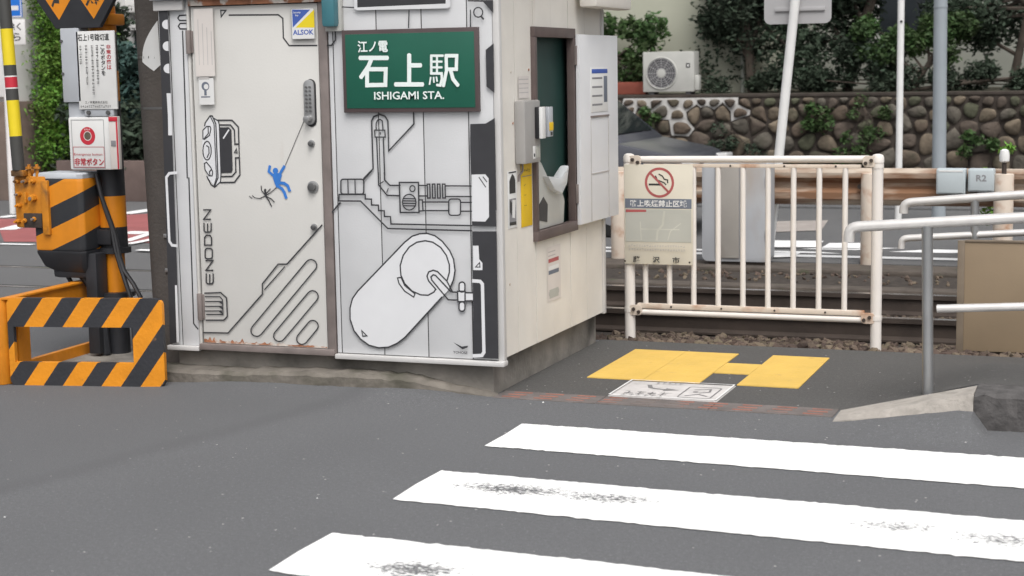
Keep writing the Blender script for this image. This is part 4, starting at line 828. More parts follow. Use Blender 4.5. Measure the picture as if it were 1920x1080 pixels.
# ------------------------------------------------------------------ level crossing equipment
sg = thing('steel_guard', 'yellow and black striped bent steel guard round the foot of the barrier machine', 'guard', (-2.1, -.25, 0))
def guard_panel(name, a, b, z1, win, par, th=.03, m='guard_stripe', bulge=False):
    a, b = Vector((*a, 0)), Vector((*b, 0)); L = (b-a).length; u = (b-a).normalized(); nn = Vector((u.y, -u.x, 0))
    x0, x1, y0, y1 = win; mb = MB()
    ou = [(p+(.022*math.sin(math.pi*q/z1)-.018 if p > L*.7 and bulge else 0), q) for p, q in rrect(0, 0, L, z1, .03, 4)]; k = len(ou); inn = [(x1, y1), (x0, y1), (x0, y0), (x1, y0)]
    # outline and window bridged by four quads per corner region
    O = [a+u*p+Vector((0, 0, q)) for p, q in ou]; I = [a+u*p+Vector((0, 0, q)) for p, q in inn]
    n5 = k//4; fs = []; N = k+4
    for c in range(4):
        seg = list(range(c*n5, (c+1)*n5)); nxt = ((c+1) % 4)*n5
        for i in range(n5-1): fs.append((seg[i], seg[i+1], k+c))
        fs.append((seg[-1], nxt, k+(c+1) % 4, k+c))
    vs = O+I; back = [q-nn*th for q in vs]; FS = list(fs)+[tuple(N+i for i in f[::-1]) for f in fs]
    for i in range(k): FS.append((i, N+i, N+(i+1) % k, (i+1) % k))
    for i in range(4): FS.append((k+(i+1) % 4, N+k+(i+1) % 4, N+k+i, k+i))
    mb.add(vs+back, FS); return mb.build(name, m, par, smooth=True)
guard_panel('front_panel', (-2.50, -.372), (-1.69, -.205), .442, (.03, .655, .118, .297), sg, bulge=True)
guard_panel('side_panel', (-2.56, .62), (-2.525, -.30), .440, (.10, .82, .10, .29), sg, .03, 'ylw')
tube('bent_corner', [(-2.50, -.357, .0), (-2.50, -.357, .443)], .018, 'ylw', sg, 12) if 0 else None
MB().prism([(.0, 0), (.035, .0), (.06, .05), (.06, .13), (.03, .13), (.0, .05)], (-2.568, -.392, .0), (1, 0, 0), (0, 1, 0), (0, 0, -1), .437).build('bent_corner', 'ylw', sg, bev=.008, smooth=True)
MB().prism([(-2.53, -.38), (-2.585, .63), (-2.515, .63), (-2.475, -.36)], (0, 0, .4435), (1, 0, 0), (0, 1, 0), (0, 0, 1), .012).build('top_flange', 'ylw', sg, bev=.003)
tag(box('footing', (-2.55, -.12, -.05), (-1.97, .62, .045), 'concrete', None, .015), 'low concrete footing under the barrier machine', 'footing')

bmn = thing('barrier_machine', 'yellow and black level crossing barrier machine with a raised striped arm', 'barrier machine', (-2.30, .25, .04))
plan = [(-2.735, .085), (-2.45, .08), (-2.425, .10), (-2.425, .275), (-2.71, .28)]
def loft(rings):
    mb = MB(); k = len(rings[0]); vs = [q for r in rings for q in r]
    fs = [(i*k+j, i*k+(j+1) % k, (i+1)*k+(j+1) % k, (i+1)*k+j) for i in range(len(rings)-1) for j in range(k)]
    return mb.add(vs, fs+[tuple(range(k))[::-1], tuple(range((len(rings)-1)*k, len(rings)*k))])
def ring(z, s=1, dx=0, dz=None): return [((x+2.57)*s-2.57+dx, (y-.18)*s+.18, z+(dz[i] if dz else 0)) for i, (x, y) in enumerate(plan)]
loft([ring(.495, .60, .04), ring(.53, .84, .012), ring(.60, .975), ring(.615, .985)]).build('housing_base', 'blk', bmn, smooth=True, bev=.006)
loft([ring(.615, .985), ring(.63, .99), ring(.98, 1), ring(1.0, .985)]).build('housing', 'machine_stripe', bmn, smooth=True, bev=.008)
loft([ring(1.0, .97), ring(1.022, .97), ring(1.03, .92)]).build('housing_lid', 'grey_metal', bmn, smooth=True)
mech = box('arm_bracket', (-2.851, .08, .735), (-2.651, .20, 1.012), 'bracket_paint', bmn, .012)
box('bracket_flange', (-2.672, .065, .70), (-2.628, .22, .99), 'bracket_paint', mech, .008); box('bracket_top', (-2.845, .05, 1.012), (-2.765, .15, 1.045), 'bracket_paint', mech, .006)
for i, (x, z) in enumerate(((-2.84, .985), (-2.79, .985), (-2.74, .985), (-2.838, .915), (-2.838, .855), (-2.745, .895), (-2.80, .775), (-2.74, .785), (-2.85, .77))):
    r = .020 if i == 5 else .013
    x += .02; cyl('bolt', (x, .081, z), (x, .056-(.012 if i == 5 else 0), z), r, 'bracket_paint', mech, 6, .002); cyl('bolt_tip', (x, .057, z), (x, .038, z), r*.5, 'hinge' if i % 2 else 'bracket_paint', mech, 8)
box('slot_plate', (-2.785, .066, .87), (-2.768, .082, .925), 'bracket_paint', mech, .003)
box('oil_stain_plate', (-2.79, .066, .737), (-2.675, .081, .815), 'rail_steel', mech, .004)
for x in (-2.755, -2.705): cyl('stud', (x, .09, 1.01), (x, .09, 1.075), .009, 'bracket_paint', mech, 8); cyl('stud_nut', (x, .09, 1.05), (x, .09, 1.062), .019, 'bracket_paint', mech, 6)
for z in (.98, .77): cyl('side_bolt', (-2.850, .13, z), (-2.88, .13, z), .014, 'blackplastic', mech, 10, .003)
# raised arm, bands of colour one after the other
def arm_pt(z): return (-2.811-(z-1.04)*.036, .075, z)
segs = [(1.045, 1.225, 'arm_grey'), (1.225, 1.415, 'alsok_yellow'), (1.415, 1.475, 'arm_grey'), (1.475, 1.482, 'paper'), (1.482, 1.537, 'bin_red'), (1.537, 1.544, 'paper'), (1.544, 1.60, 'arm_grey'), (1.60, 1.79, 'alsok_yellow'), (1.79, 2.1, 'arm_grey'), (2.1, 2.4, 'alsok_yellow'), (2.4, 2.7, 'arm_grey'), (2.7, 3.6, 'alsok_yellow')]
for z0, z1, m in segs: cyl('arm_band', arm_pt(z0), arm_pt(z1), .033, m, bmn, 16)
# supports and cables
tube('support_leg', [(-2.55, .18, .52), (-2.42, .18, .38), (-2.39, .18, .05)], .028, 'blk', bmn, 8); tube('support_leg', [(-2.66, .2, .52), (-2.52, .2, .30), (-2.44, .22, .05)], .012, 'blk', bmn, 8)
box('mount_column', (-2.455, .12, .06), (-2.385, .22, .60), 'blk', bmn, .008); box('post_bracket', (-2.43, .20, .64), (-2.34, .30, .72), 'blk', bmn, .006)
box('lower_motor_cover', (-2.66, .12, .465), (-2.45, .25, .53), 'blk', bmn, .02)

cp = thing('crossing_post', 'black and yellow banded crossing post behind the barrier machine', 'post', (-2.385, .41, 0))
def post_x(z): return -2.378-(z-.6)*.010
for z0, z1, m in ((.60, .73, 'blk'), (.73, .897, 'amber'), (.897, 1.40, 'blk'), (1.40, 1.56, 'amber'), (1.56, 1.765, 'blk'), (1.765, 1.90, 'amber'), (1.90, 2.1, 'blk'), (2.1, 2.4, 'amber'), (2.4, 3.2, 'blk')):
    cyl('post_band', (post_x(z0), .41, z0), (post_x(z1), .41, z1), .072, m, cp, 24)
tube('post_sleeve', [(-2.372, .40, .37), (-2.372, .40, .60)], .052, 'amber', cp, 20); tube('post_foot', [(-2.372, .40, .02), (-2.372, .40, .37)], .06, 'blk', cp, 20); tube('post_flange', [(-2.372, .40, .355), (-2.372, .40, .38)], .10, 'blk', cp, 20); tube('post_collar', [(-2.375, .41, .59), (-2.375, .41, .62)], .085, 'blk', cp, 20)
for c in ([(-2.405,0.310,1.020), (-2.372,0.300,0.901), (-2.329,0.300,0.788), (-2.297,0.300,0.698), (-2.270,0.290,0.586), (-2.238,0.280,0.508), (-2.172,0.260,0.444), (-2.126,0.250,0.378), (-2.116,0.250,0.325), (-2.13, .25, .03)], [(-2.390,0.310,0.946), (-2.355,0.300,0.845), (-2.318,0.300,0.740), (-2.292,0.290,0.614), (-2.260,0.280,0.530), (-2.225,0.270,0.447), (-2.183,0.250,0.365), (-2.17, .25, .03)]): tube('cable', c, .012, 'blackplastic', cp, 8)
box('post_arm', (-2.46, .335, 1.80), (-2.30, .49, 1.86), 'amber', cp, .01)
gb = thing('relay_box', 'slim grey steel box fixed to the crossing post beside the notice', 'box', (-2.48, .25, 1.05))
box('box_body', (-2.545, .20, 1.40), (-2.43, .29, 1.79), 'grey_metal', gb, .006); box('box_lower', (-2.53, .22, 1.045), (-2.41, .30, 1.398), 'grey_metal', gb, .006)
for z in (1.72, 1.55): cyl('screw', (-2.537, .20, z), (-2.537, .193, z), .008, 'steel_dark', gb, 8)
# emergency notice
nb = thing('notice_board', 'white notice board of vertical Japanese text on the crossing post', 'notice', (-2.33, .19, 1.36))
box('board', (-2.448, .18, 1.362), (-2.212, .192, 1.768), 'paper', nb, .003); box('board_bracket', (-2.42, .185, 1.325), (-2.24, .22, 1.3615), 'grey_metal', nb, .003)
for x in (-2.39, -2.27): cyl('bracket_bolt', (x, .184, 1.345), (x, .172, 1.345), .011, 'steel_dark', nb, 8)
S = Sheet((-2.448, .1799, 1.362), (1, 0, 0), (0, 0, 1))
S.text(('notice_heading', 'black_text'), '石上1号踏切道', .012, .205, .355, .392, .02)
S.text(('notice_red', 'red_text'), '非常の際は', .185, .212, .205, .335, .02, True); S.text(('notice_line', 'black_text'), 'このボタンを', .150, .175, .175, .335, .015, True)
for i, (x, z0) in enumerate(((.122, .13), (.095, .075), (.062, .125), (.030, .23))): S.scribble(('notice_text', 'black_text'), x, x+.014, z0, .335, int((.335-z0)/.017), True)
S.text(('notice_footer', 'black_text'), '江ノ島電鉄株式会社', .05, .19, .030, .044, .015); S.scribble(('notice_footer', 'black_text'), .02, .215, .010, .022, 15)
S.build(nb)
eb = thing('emergency_button_box', 'white emergency button box with a red ring on its front', 'button box', (-2.38, .16, 1.045))
box('box_body', (-2.522, .13, 1.045), (-2.255, .21, 1.322), 'paper', eb, .010)
S = Sheet((-2.522, .1299, 1.045), (1, 0, 0), (0, 0, 1))
S.line(('label_border', 'red_text'), [(.025, .014), (.215, .014), (.215, .12), (.025, .12)], .003, True, False) ; S.line(('label_border', 'grey_text'), [(.02, .01), (.22, .01), (.22, .262), (.02, .262)], .003, True, False)
S.fill(('button_ring', 'bin_red'), circ(.118, .178, .047, 28)); S.fill(('button_ring_inner', 'paper_warm'), circ(.118, .178, .025, 20)); S.fill(('button_cap', 'stone_c'), circ(.118, .178, .021, 20)); S.scribble(('ring_print', 'paper'), .098, .138, .208, .218, 4)
S.text(('button_label', 'red_text'), '非常ボタン', .03, .212, .022, .062, .02); S.text(('button_label_small', 'red_text'), 'Emergency button', .03, .205, .072, .088, .005)
S.build(eb)
box('side_cover', (-2.250, .10, 1.05), (-2.195, .125, 1.325), 'paper_warm', eb, .004); box('cover_edge', (-2.249, .097, 1.30), (-2.196, .0995, 1.323), 'bin_red', eb, .001); box('cover_edge', (-2.206, .097, 1.052), (-2.197, .0995, 1.299), 'bin_red', eb, .001); box('cover_mark', (-2.240, .097, 1.17), (-2.212, .0995, 1.20), 'grey_text', eb, .001)
for z in (1.09, 1.26): cyl('cover_hinge', (-2.252, .118, z), (-2.252, .118, z+.03), .006, 'steel', eb, 8)
# caution sign: two amber lozenges on black
cs = thing('caution_sign', 'black board with two amber lozenges reading caution on top of the crossing post', 'sign', (-2.44, .2, 1.79))
u, v, nrm = (1, 0, 0), (0, 0, 1), (0, -1, 0)
MB().prism([(-2.70, 1.96), (-2.57, 1.785), (-2.30, 1.785), (-2.18, 1.96), (-2.30, 2.14), (-2.57, 2.14)], (0, .19, 0), u, v, nrm, .03).build('board', 'blk', cs, bev=.003)
S = Sheet((0, .1899, 0), u, v)
for cx, ch in ((-2.545, '注'), (-2.33, '意')):
    S.fill(('lozenge', 'amber'), [(cx, 1.83), (cx+.092, 1.955), (cx, 2.08), (cx-.092, 1.955)]); S.text(('lozenge_character', 'black_text'), ch, cx-.047, cx+.047, 1.895, 2.01, .03)
S.build(cs)

for o_, dy in ((bmn, .12), (gb, .05), (nb, .07), (eb, .12), (cs, .06)): o_.location.y += dy

# ------------------------------------------------------------------ white fence and its sign
FY = 1.86
fe = thing('white_fence', 'white pipe fence with vertical bars and rust stains standing before the track', 'fence', (.77, FY, 0))
for x in (.083, 1.472):
    ps = cyl('post', (x, FY, -.05), (x, FY, 1.035), .030, 'fence_white', fe, 20); MB().tube([(x, FY, 1.005), (x, FY, 1.032), (x, FY, 1.046), (x, FY, 1.052)], [.0335, .0335, .027, .012], 20).build('post_cap', 'fence_white', ps, smooth=True)
    cyl('post_band', (x, FY, .975), (x, FY, 1.0), .0325, 'fence_white', ps, 20); cyl('post_band', (x, FY, .150), (x, FY, .175), .0325, 'fence_white', ps, 20)
cyl('top_rail', (.13, FY, 1.018), (1.425, FY, 1.024), .019, 'fence_white', fe); box('top_channel', (.17, FY-.014, .975), (1.385, FY+.014, .9945), 'fence_rust', fe, .003)
box('bottom_channel', (.13, FY-.018, .172), (1.41, FY+.018, .200), 'fence_rust', fe, .004); cyl('bottom_rail', (.14, FY-.001, .150), (1.42, FY-.001, .150), .019, 'fence_white', fe)
for i in range(9):
    x = .176+i*.1405; cyl('bar', (x, FY, .20), (x, FY, .975), .0155, 'fence_white', fe, 12)
for x, s in ((.125, 1), (1.43, -1)):
    for z in (1.012, .162):
        bk = MB().prism([(q[0]*s, q[1]) for q in rrect(-.04, -.03, .035, .03, .02)][::s], (x, FY-.030, z), (1, 0, 0), (0, 0, 1), (0, -1, 0), .010).build('bracket', 'fence_rust', fe, bev=.002)
        for q in (-.012, .018): cyl('bracket_bolt', (x+q*s, FY-.030, z-q*.5), (x+q*s, FY-.044, z-q*.5), .0105, 'rail_steel', bk, 6)
for x in (.33, .62, .92, 1.2): cyl('rail_screw', (x, FY-.017, .186), (x, FY-.022, .186), .006, 'rail_steel', fe, 6); cyl('rail_screw', (x+.05, FY-.013, .985), (x+.05, FY-.018, .985), .006, 'rail_steel', fe, 6)
ns = thing('no_smoking_sign', 'cream no smoking sign board hung on the white fence', 'sign', (.262, FY-.03, .43))
box('board', (.064, FY-.040, .428), (.462, FY-.034, .992), 'sign_cream', ns, .003)
X0, Z0 = .064, .428
S = Sheet((X0, FY-.0401, Z0), (1, 0, 0), (0, 0, 1))
S.line(('ban_ring', 'sign_red'), circ(.207, .463, .078, 32), .014, True); S.line(('cigarette', 'black_text'), [(.145, .452), (.225, .452)], .011, cap=False); S.line(('smoke', 'black_text'), [(.185, .50), (.195, .478), (.235, .462), (.245, .452)], .007); S.line(('smoke', 'black_text'), [(.205, .51), (.225, .50), (.235, .482), (.255, .478), (.255, .462)], .007); S.line(('ban_bar', 'sign_red'), [(.152, .518), (.262, .408)], .012, cap=False)
S.fill(('title_band', 'sign_navy'), [(.006, .318), (.392, .318), (.392, .372), (.006, .372)]); S.text(('title_lettering', 'paper'), '路上喫煙禁止区域', .035, .365, .326, .364, .02)
S.fill(('map', 'map_green'), [(.008, .128), (.390, .128), (.390, .312), (.008, .312)])
for q, wd in (([(.235, .30), (.225, .225), (.195, .19), (.19, .14)], .012), ([(.10, .20), (.32, .20)], .006), ([(.33, .235), (.27, .19), (.255, .14)], .005), ([(.095, .24), (.10, .14)], .005)): S.line(('map_road', 'map_pale'), q, wd)
S.fill(('map_tag', 'sign_red'), [(.01, .294), (.13, .297), (.13, .310), (.01, .310)]) 
for i in range(2): S.scribble(('small_print', 'faint_text'), .025, .36, .078+.022*i, .090+.022*i, 22)
for ch, x in (('藤', .055), ('沢', .170), ('市', .285)): S.text(('city_lettering', 'black_text'), ch, x, x+.042, .012, .047, .03)
for q in ((.008, .018), (.384, .018)): S.fill(('screw_head', 'rail_steel'), circ(*q, .006, 8))
S.build(ns)

# ------------------------------------------------------------------ handrails, beige panel, ramp kerb
def bend(p0, d0, p1, d1, n=6):
    """quarter bend between two straight runs"""
    p0, d0, p1, d1 = map(Vector, (p0, d0, p1, d1)); L = (p1-p0).length*.55
    return [tuple((1-t)**3*p0+3*(1-t)**2*t*(p0+d0*L)+3*(1-t)*t*t*(p1-d1*L)+t**3*p1) for t in [i/n for i in range(n+1)]]
HY = .16
hr = thing('handrail', 'steel handrail on a single post beside the sloping kerb', 'handrail', (1.95, HY, .08))
cyl('post', (1.945, HY, .05), (1.930, HY, .83), .024, 'galv', hr)
a = (1.594,0.160,0.767); b = (1.640,0.160,0.823); c = (2.330,0.160,0.873); d = Vector(c)-Vector(b); d = d*3.2
e = Vector(b)+d
tube('rail', bend((a[0], HY, a[2]-.012), (0, 0, 1), b, tuple(d.normalized()))+[tuple(e)], .024, 'handrail_mat', hr, 16)
a = (1.977,0.160,0.470); b = (2.339,0.160,0.492); tube('lower_rail', [a, tuple(Vector(a)+(Vector(b)-Vector(a))*3)], .018, 'handrail_mat', hr, 14)
cyl('post', (3.05, HY, .15), (3.03, HY, .98), .024, 'galv', hr)
BY = 1.97
hb = thing('handrail', 'steel double handrail rising behind the beige panel', 'handrail', (2.0, BY, 0))
a = (1.597,1.970,0.725); b = (1.647,1.970,0.786); c = (2.220,1.970,0.833); e = Vector(b)+(Vector(c)-Vector(b))*3.5
tube('rail', bend((a[0], BY, a[2]), (0, 0, 1), b, tuple((Vector(c)-Vector(b)).normalized()))+[tuple(e)], .024, 'handrail_mat', hb, 16)
a = (1.588,1.970,0.532); b = (1.627,1.970,0.591); c = (2.225,1.970,0.632); e = Vector(b)+(Vector(c)-Vector(b))*3.5
tube('lower_rail', bend((a[0], BY, a[2]), (0, 0, 1), b, tuple((Vector(c)-Vector(b)).normalized()))+[tuple(e)], .019, 'handrail_mat', hb, 14)
a = (1.970,1.970,0.810); cyl('post', (a[0]+.01, BY, -.15), (a[0], BY, a[2]), .022, 'galv', hb); cyl('post', (3.1, BY, -.15), (3.1, BY, .92), .022, 'galv', hb)
pb = thing('beige_panel', 'beige weathered panel fence at the foot of the ramp beside the track', 'panel', (2.6, 1.88, 0))
box('sheet', (1.93, 1.876, .0), (3.6, 1.888, .585), 'panel_beige', pb, .003); box('edge_post', (1.895, 1.868, -.02), (1.932, 1.900, .592), 'panel_edge', pb, .004); box('inner_post', (1.955, 1.8885, -.02), (1.985, 1.91, .58), 'panel_edge', pb, .004); box('top_strip', (1.932, 1.870, .585), (3.6, 1.894, .597), 'panel_edge', pb, .003)
rk = MB(); vs = []; rr = random.Random(11)
for i in range(25):
    f = i/24; x = 1.575+.585*f; z = .006+.145*f; j = rr.gauss(0, .003); yb = .10-.02*f
    vs += [(x, -.115+j, -.05), (x, -.105+j, z*.55), (x, -.075+j, z), (x, yb, z+.004), (x, yb+.005, -.05)]
rk.add(vs, [(5*i+j, 5*i+5+j, 5*i+6+j, 5*i+1+j) for i in range(24) for j in range(4)]+[(0, 1, 2, 3, 4), (124, 123, 122, 121, 120)])
tag(rk.build('ramp_kerb', 'rampkerb', None, smooth=True), 'pale sloping concrete kerb stone rising from the dropped kerb', 'kerb')
bk = MB(); vs = []; nx = 44
for i in range(nx+1):
    x = 2.163+1.9*i/nx; g = lambda s: rr.gauss(0, s)
    vs += [(x, -.10+g(.003), -.05), (x, -.099+g(.005), .06+g(.006)), (x, -.092+g(.006), .134+g(.005)), (x, -.06+g(.008), .152+g(.003)), (x, .12, .156)]
bk.add(vs, [(5*i+j, 5*i+5+j, 5*i+6+j, 5*i+1+j) for i in range(nx) for j in range(4)]+[(0, 1, 2, 3, 4)])
tag(bk.build('broken_kerb', 'brokenkerb', None), 'dark crumbling asphalt kerb block beyond the pale sloping kerb', 'kerb')

# ------------------------------------------------------------------ far roadside
GY = 5.85
gr = thing('guardrail', 'rusty beige corrugated guardrail along the far road', 'guardrail', (1.5, GY, 0))
zz = [(.02, .73), (-.005, .725), (-.03, .695), (-.03, .655), (.03, .615), (.03, .575), (-.03, .54), (-.03, .49), (-.005, .455), (.02, .44)]
prof = zz+[(a+.006, b) for a, b in zz[::-1]]
MB().prism(prof, (-1.75, GY, 0), (0, 1, 0), (0, 0, 1), (1, 0, 0), -12).build('beam', 'guardrail', gr)
for i, x in enumerate((-1.15, -.13, .865, 1.85, 2.85, 3.85)):
    ps = cyl('post', (x, GY-.115, -.05), (x, GY-.115, .70), .073, 'fence_rust', gr, 20, .006); cyl('post_bolt', (x-.09, GY-.03, .59), (x-.09, GY-.06, .59), .022, 'rail_steel', ps, 8)
rf = thing('reflector', 'white round delineator on a short dark stem above a guardrail post', 'reflector', (1.85, GY-.115, .70))
cyl('stem', (1.85, GY-.115, .69), (1.85, GY-.115, .82), .018, 'rail_steel', rf, 10); MB().tube([(1.85, GY-.115, z) for z in (.785, .795, .84, .875, .885)], [.02, .036, .038, .03, .012], 16).build('head', 'paper', rf, smooth=True)
for x0, x1, z0, lab, tx in ((1.36, 1.575, .545, 'plain pale grey marker box on the guardrail', None), (1.592, 1.785, .565, 'pale grey marker box lettered R2 on the guardrail', 'R2')):
    t = thing('marker_box', lab, 'box', ((x0+x1)/2, GY-.12, z0), 'marker boxes on the guardrail')
    box('box_body', (x0, GY-.16, z0), (x1, GY-.04, .738), 'markerbox', t, .012); box('box_lid', (x0+.012, GY-.168, z0+.012), (x1-.012, GY-.1605, .728), 'markerbox', t, .003)
    box('mount', ((x0+x1)/2-.03, GY-.10, z0-.05), ((x0+x1)/2+.03, GY-.05, z0), 'grey_metal', t, .003)
    if tx: S = Sheet((0, GY-.1681, 0), (1, 0, 0), (0, 0, 1)); S.text(('lettering', 'grey_text'), tx, 1.652, 1.728, .645, .695, .03); S.build(t)
    else: box('white_strip', (x0+.02, GY-.170, .715), (x1-.02, GY-.1685, .728), 'paper', t, .0005)
cb = thing('signal_cabinet', 'blue grey steel cabinet with rounded corners standing behind the white fence', 'cabinet', (-.13, 5.55, 0))
MB().prism(rrect(-.395, .02, .135, .80, .045, 5), (0, 5.45, 0), (1, 0, 0), (0, 0, 1), (0, -1, 0), .22).build('cabinet_body', 'cabinet', cb, bev=.008, smooth=True)
box('cabinet_door', (-.285, 5.436, .05), (-.098, 5.4495, .785), 'cabinet_tan', cb, .004); box('cabinet_seam', (-.092, 5.442, .06), (-.084, 5.449, .78), 'signback', cb, .002); box('cabinet_foot', (-.35, 5.47, -.02), (.09, 5.65, .02), 'rail_steel', cb, .004)
for z in (.2, .62): box('cabinet_hinge', (.108, 5.438, z), (.122, 5.449, z+.07), 'signback', cb, .002)
sp = thing('leaning_sign_pole', 'white leaning pole carrying the grey back of a traffic sign', 'sign', (.12, 5.95, 0))
a = Vector((0.014,6.000,-0.022)); b = Vector((0.223,6.000,2.040)); tube('pole', [tuple(a), tuple(a+(b-a)*1.45)], .038, 'pole_white', sp, 14)
a = (-0.035,6.060,1.865); b = (0.498,6.060,1.852)
MB().prism(rrect(a[0], a[2]-.01, b[0], a[2]+.62, .05), (0, 6.05, 0), (1, 0, 0), (0, 0, 1), (0, -1, 0), .012).build('sign_back', 'signback', sp, bev=.002); box('sign_brace', (a[0]+.09, 6.034, a[2]+.09), (b[0]-.05, 6.0495, a[2]+.12), 'signback', sp, .002)
wp = thing('white_pole', 'slim white steel post beyond the guardrail', 'pole', (.62, 9.2, 0)); cyl('shaft', (.623, 9.2, 0), (.623, 9.2, 4), .033, 'pole_white', wp, 14)
cyl('bolt', (.632, 9.168, 2.0-.07), (.632, 9.160, 2.0-.07), .012, 'black_text', wp, 8); box('clamp', (.59, 9.16, 2.16), (.66, 9.24, 2.19), 'pole_white', wp, .004)
gp = thing('lamp_post', 'thick grey steel lamp post beyond the guardrail', 'pole', (1.0, 9.2, 0)); tube('shaft', [(1.006, 9.2, 0), (.99, 9.2, 2.2), (.96, 9.2, 6)], [.066, .063, .055], 'pole_grey', gp, 20); tube('band', [(.9905, 9.2, 2.05), (.9905, 9.2, 2.07)], .067, 'pole_grey', gp, 20)

# ------------------------------------------------------------------ parked car
car = thing('parked_car', 'dark grey car with its bonnet showing behind the white fence', 'car', (-2.9, 8.1, 0))
prof = [(-.83, .30), (-.80, .48), (-.84, .60), (-.95, .735), (-1.12, .775), (-1.36, .82), (-1.5, .85), (-2.18, 1.36), (-2.7, 1.45), (-3.6, 1.42), (-4.3, 1.02), (-4.75, .95), (-4.85, .6), (-4.8, .28), (-4.4, .22), (-1.2, .22)]
low = [(-.83, .30), (-.80, .48), (-.84, .60), (-.95, .735), (-1.12, .775), (-1.36, .82), (-1.5, .85), (-4.3, .98), (-4.75, .95), (-4.85, .6), (-4.8, .28), (-4.4, .22), (-1.2, .22)]
MB().prism(low, (0, 7.25, 0), (1, 0, 0), (0, 0, 1), (0, -1, 0), 1.65).build('body', 'car_paint', car, bev=.06, smooth=True)
def cabin(y0, y1, sh_):
    return [(-1.50, y0, .845), (-1.50, y1, .845), (-2.14, y1-sh_, 1.37), (-2.14, y0+sh_, 1.37), (-2.8, y0+sh_, 1.455), (-2.8, y1-sh_, 1.455), (-3.6, y1-sh_, 1.42), (-3.6, y0+sh_, 1.42), (-4.3, y0, .97), (-4.3, y1, .97)]
c = cabin(7.30, 8.85, .12); MB().add(c, [(0, 1, 2, 3), (3, 2, 5, 4), (4, 5, 6, 7), (7, 6, 9, 8), (0, 3, 4, 7, 8), (1, 9, 6, 5, 2), (0, 8, 9, 1)]).build('cabin', 'car_paint', car, bev=.04, smooth=True)
for y, s in ((7.296, 1), (8.854, -1)):
    mb = MB(); q = [(-1.60, .915), (-2.10, 1.32), (-2.85, 1.385), (-2.85, .935)]
    mb.add([(a, y+s*(.12*(b-.875)/.505)-s*.012, b) for a, b in q], [(0, 1, 2, 3) if s > 0 else (3, 2, 1, 0)]); q2 = [(-2.92, .935), (-2.92, 1.385), (-3.55, 1.36), (-4.0, .97)]
    mb.add([(a, y+s*(.12*(b-.875)/.505)-s*.012, b) for a, b in q2], [(0, 1, 2, 3) if s > 0 else (3, 2, 1, 0)]); mb.build('side_window', 'glass', car)
MB().add([(-1.585, 7.46, .93), (-1.585, 8.69, .93), (-2.085, 8.60, 1.345), (-2.085, 7.55, 1.345)], [(0, 1, 2, 3)]).build('windscreen', 'glass', car)
for x in (-1.55, -4.05):
    for y0, y1 in ((7.23, 7.42), (8.73, 8.92)):
        ty = cyl('wheel', (x, y0, .30), (x, y1, .30), .30, 'tyre', car, 28, .03); cyl('rim', (x, y0-.004 if y0 < 8 else y1+.004, .30), (x, y0+.03 if y0 < 8 else y1-.03, .30), .19, 'rim', ty, 20)
for y in (7.28, 8.60): box('headlight', (-.98, y, .60), (-.815, y+.27, .70), 'lamp_glass', car, .02)
box('bumper', (-.88, 7.30, .30), (-.775, 8.85, .47), 'car_paint', car, .03); box('door_mirror', (-1.95, 7.14, .93), (-1.85, 7.26, 1.04), 'car_paint', car, .02)

car.location.x -= .12
# ------------------------------------------------------------------ stone wall
sw = thing('stone_wall', 'low retaining wall of rounded brown field stones with patches of white mortar', 'wall', (-1, 14.6, 0))
MB().box((-9, 14.485, -.1), (7, 14.80, 1.16)).build('mortar_bed', 'mortar', sw)
WMX = [((-3.551,14.500,1.014), .15, .11), ((-3.179,14.500,1.082), .26, .13), ((-2.980,14.500,0.952), .20, .11), ((-2.885,14.500,0.795), .14, .11), ((-2.557,14.500,1.090), .26, .12), ((-2.326,14.500,1.074), .2, .13), ((-3.478,14.500,0.669), .12, .06)]
rr = random.Random(21); sites = []; z = .06
for row, hgt in enumerate((.25, .25, .23, .20, .17, .14)):
    x = -5.6+rr.uniform(0, .2)
    while x < 3.6: sites.append((x+rr.uniform(-.05, .05), z+rr.uniform(-.06, .06))); x += hgt*rr.uniform(.85, 1.75)
    z += hgt*.93
def cell(i):
    cx, cz = sites[i]; poly = [(cx-.4, max(cz-.3, -.02)), (cx+.4, max(cz-.3, -.02)), (cx+.4, min(cz+.3, 1.125)), (cx-.4, min(cz+.3, 1.125))]
    for j, (qx, qz) in enumerate(sites):
        if j == i or abs(qx-cx) > .8 or abs(qz-cz) > .6: continue
        nx_, nz_ = qx-cx, qz-cz; d_ = nx_*(cx+qx)/2+nz_*(cz+qz)/2; out = []
        for k in range(len(poly)):
            p, q = poly[k], poly[(k+1) % len(poly)]; a_, b_ = nx_*p[0]+nz_*p[1]-d_, nx_*q[0]+nz_*q[1]-d_
            if a_ <= 0: out.append(p)
            if (a_ < 0) != (b_ < 0) and a_ != b_: t = a_/(a_-b_); out.append((p[0]+(q[0]-p[0])*t, p[1]+(q[1]-p[1])*t))
        poly = out
        if len(poly) < 3: return None
    return poly
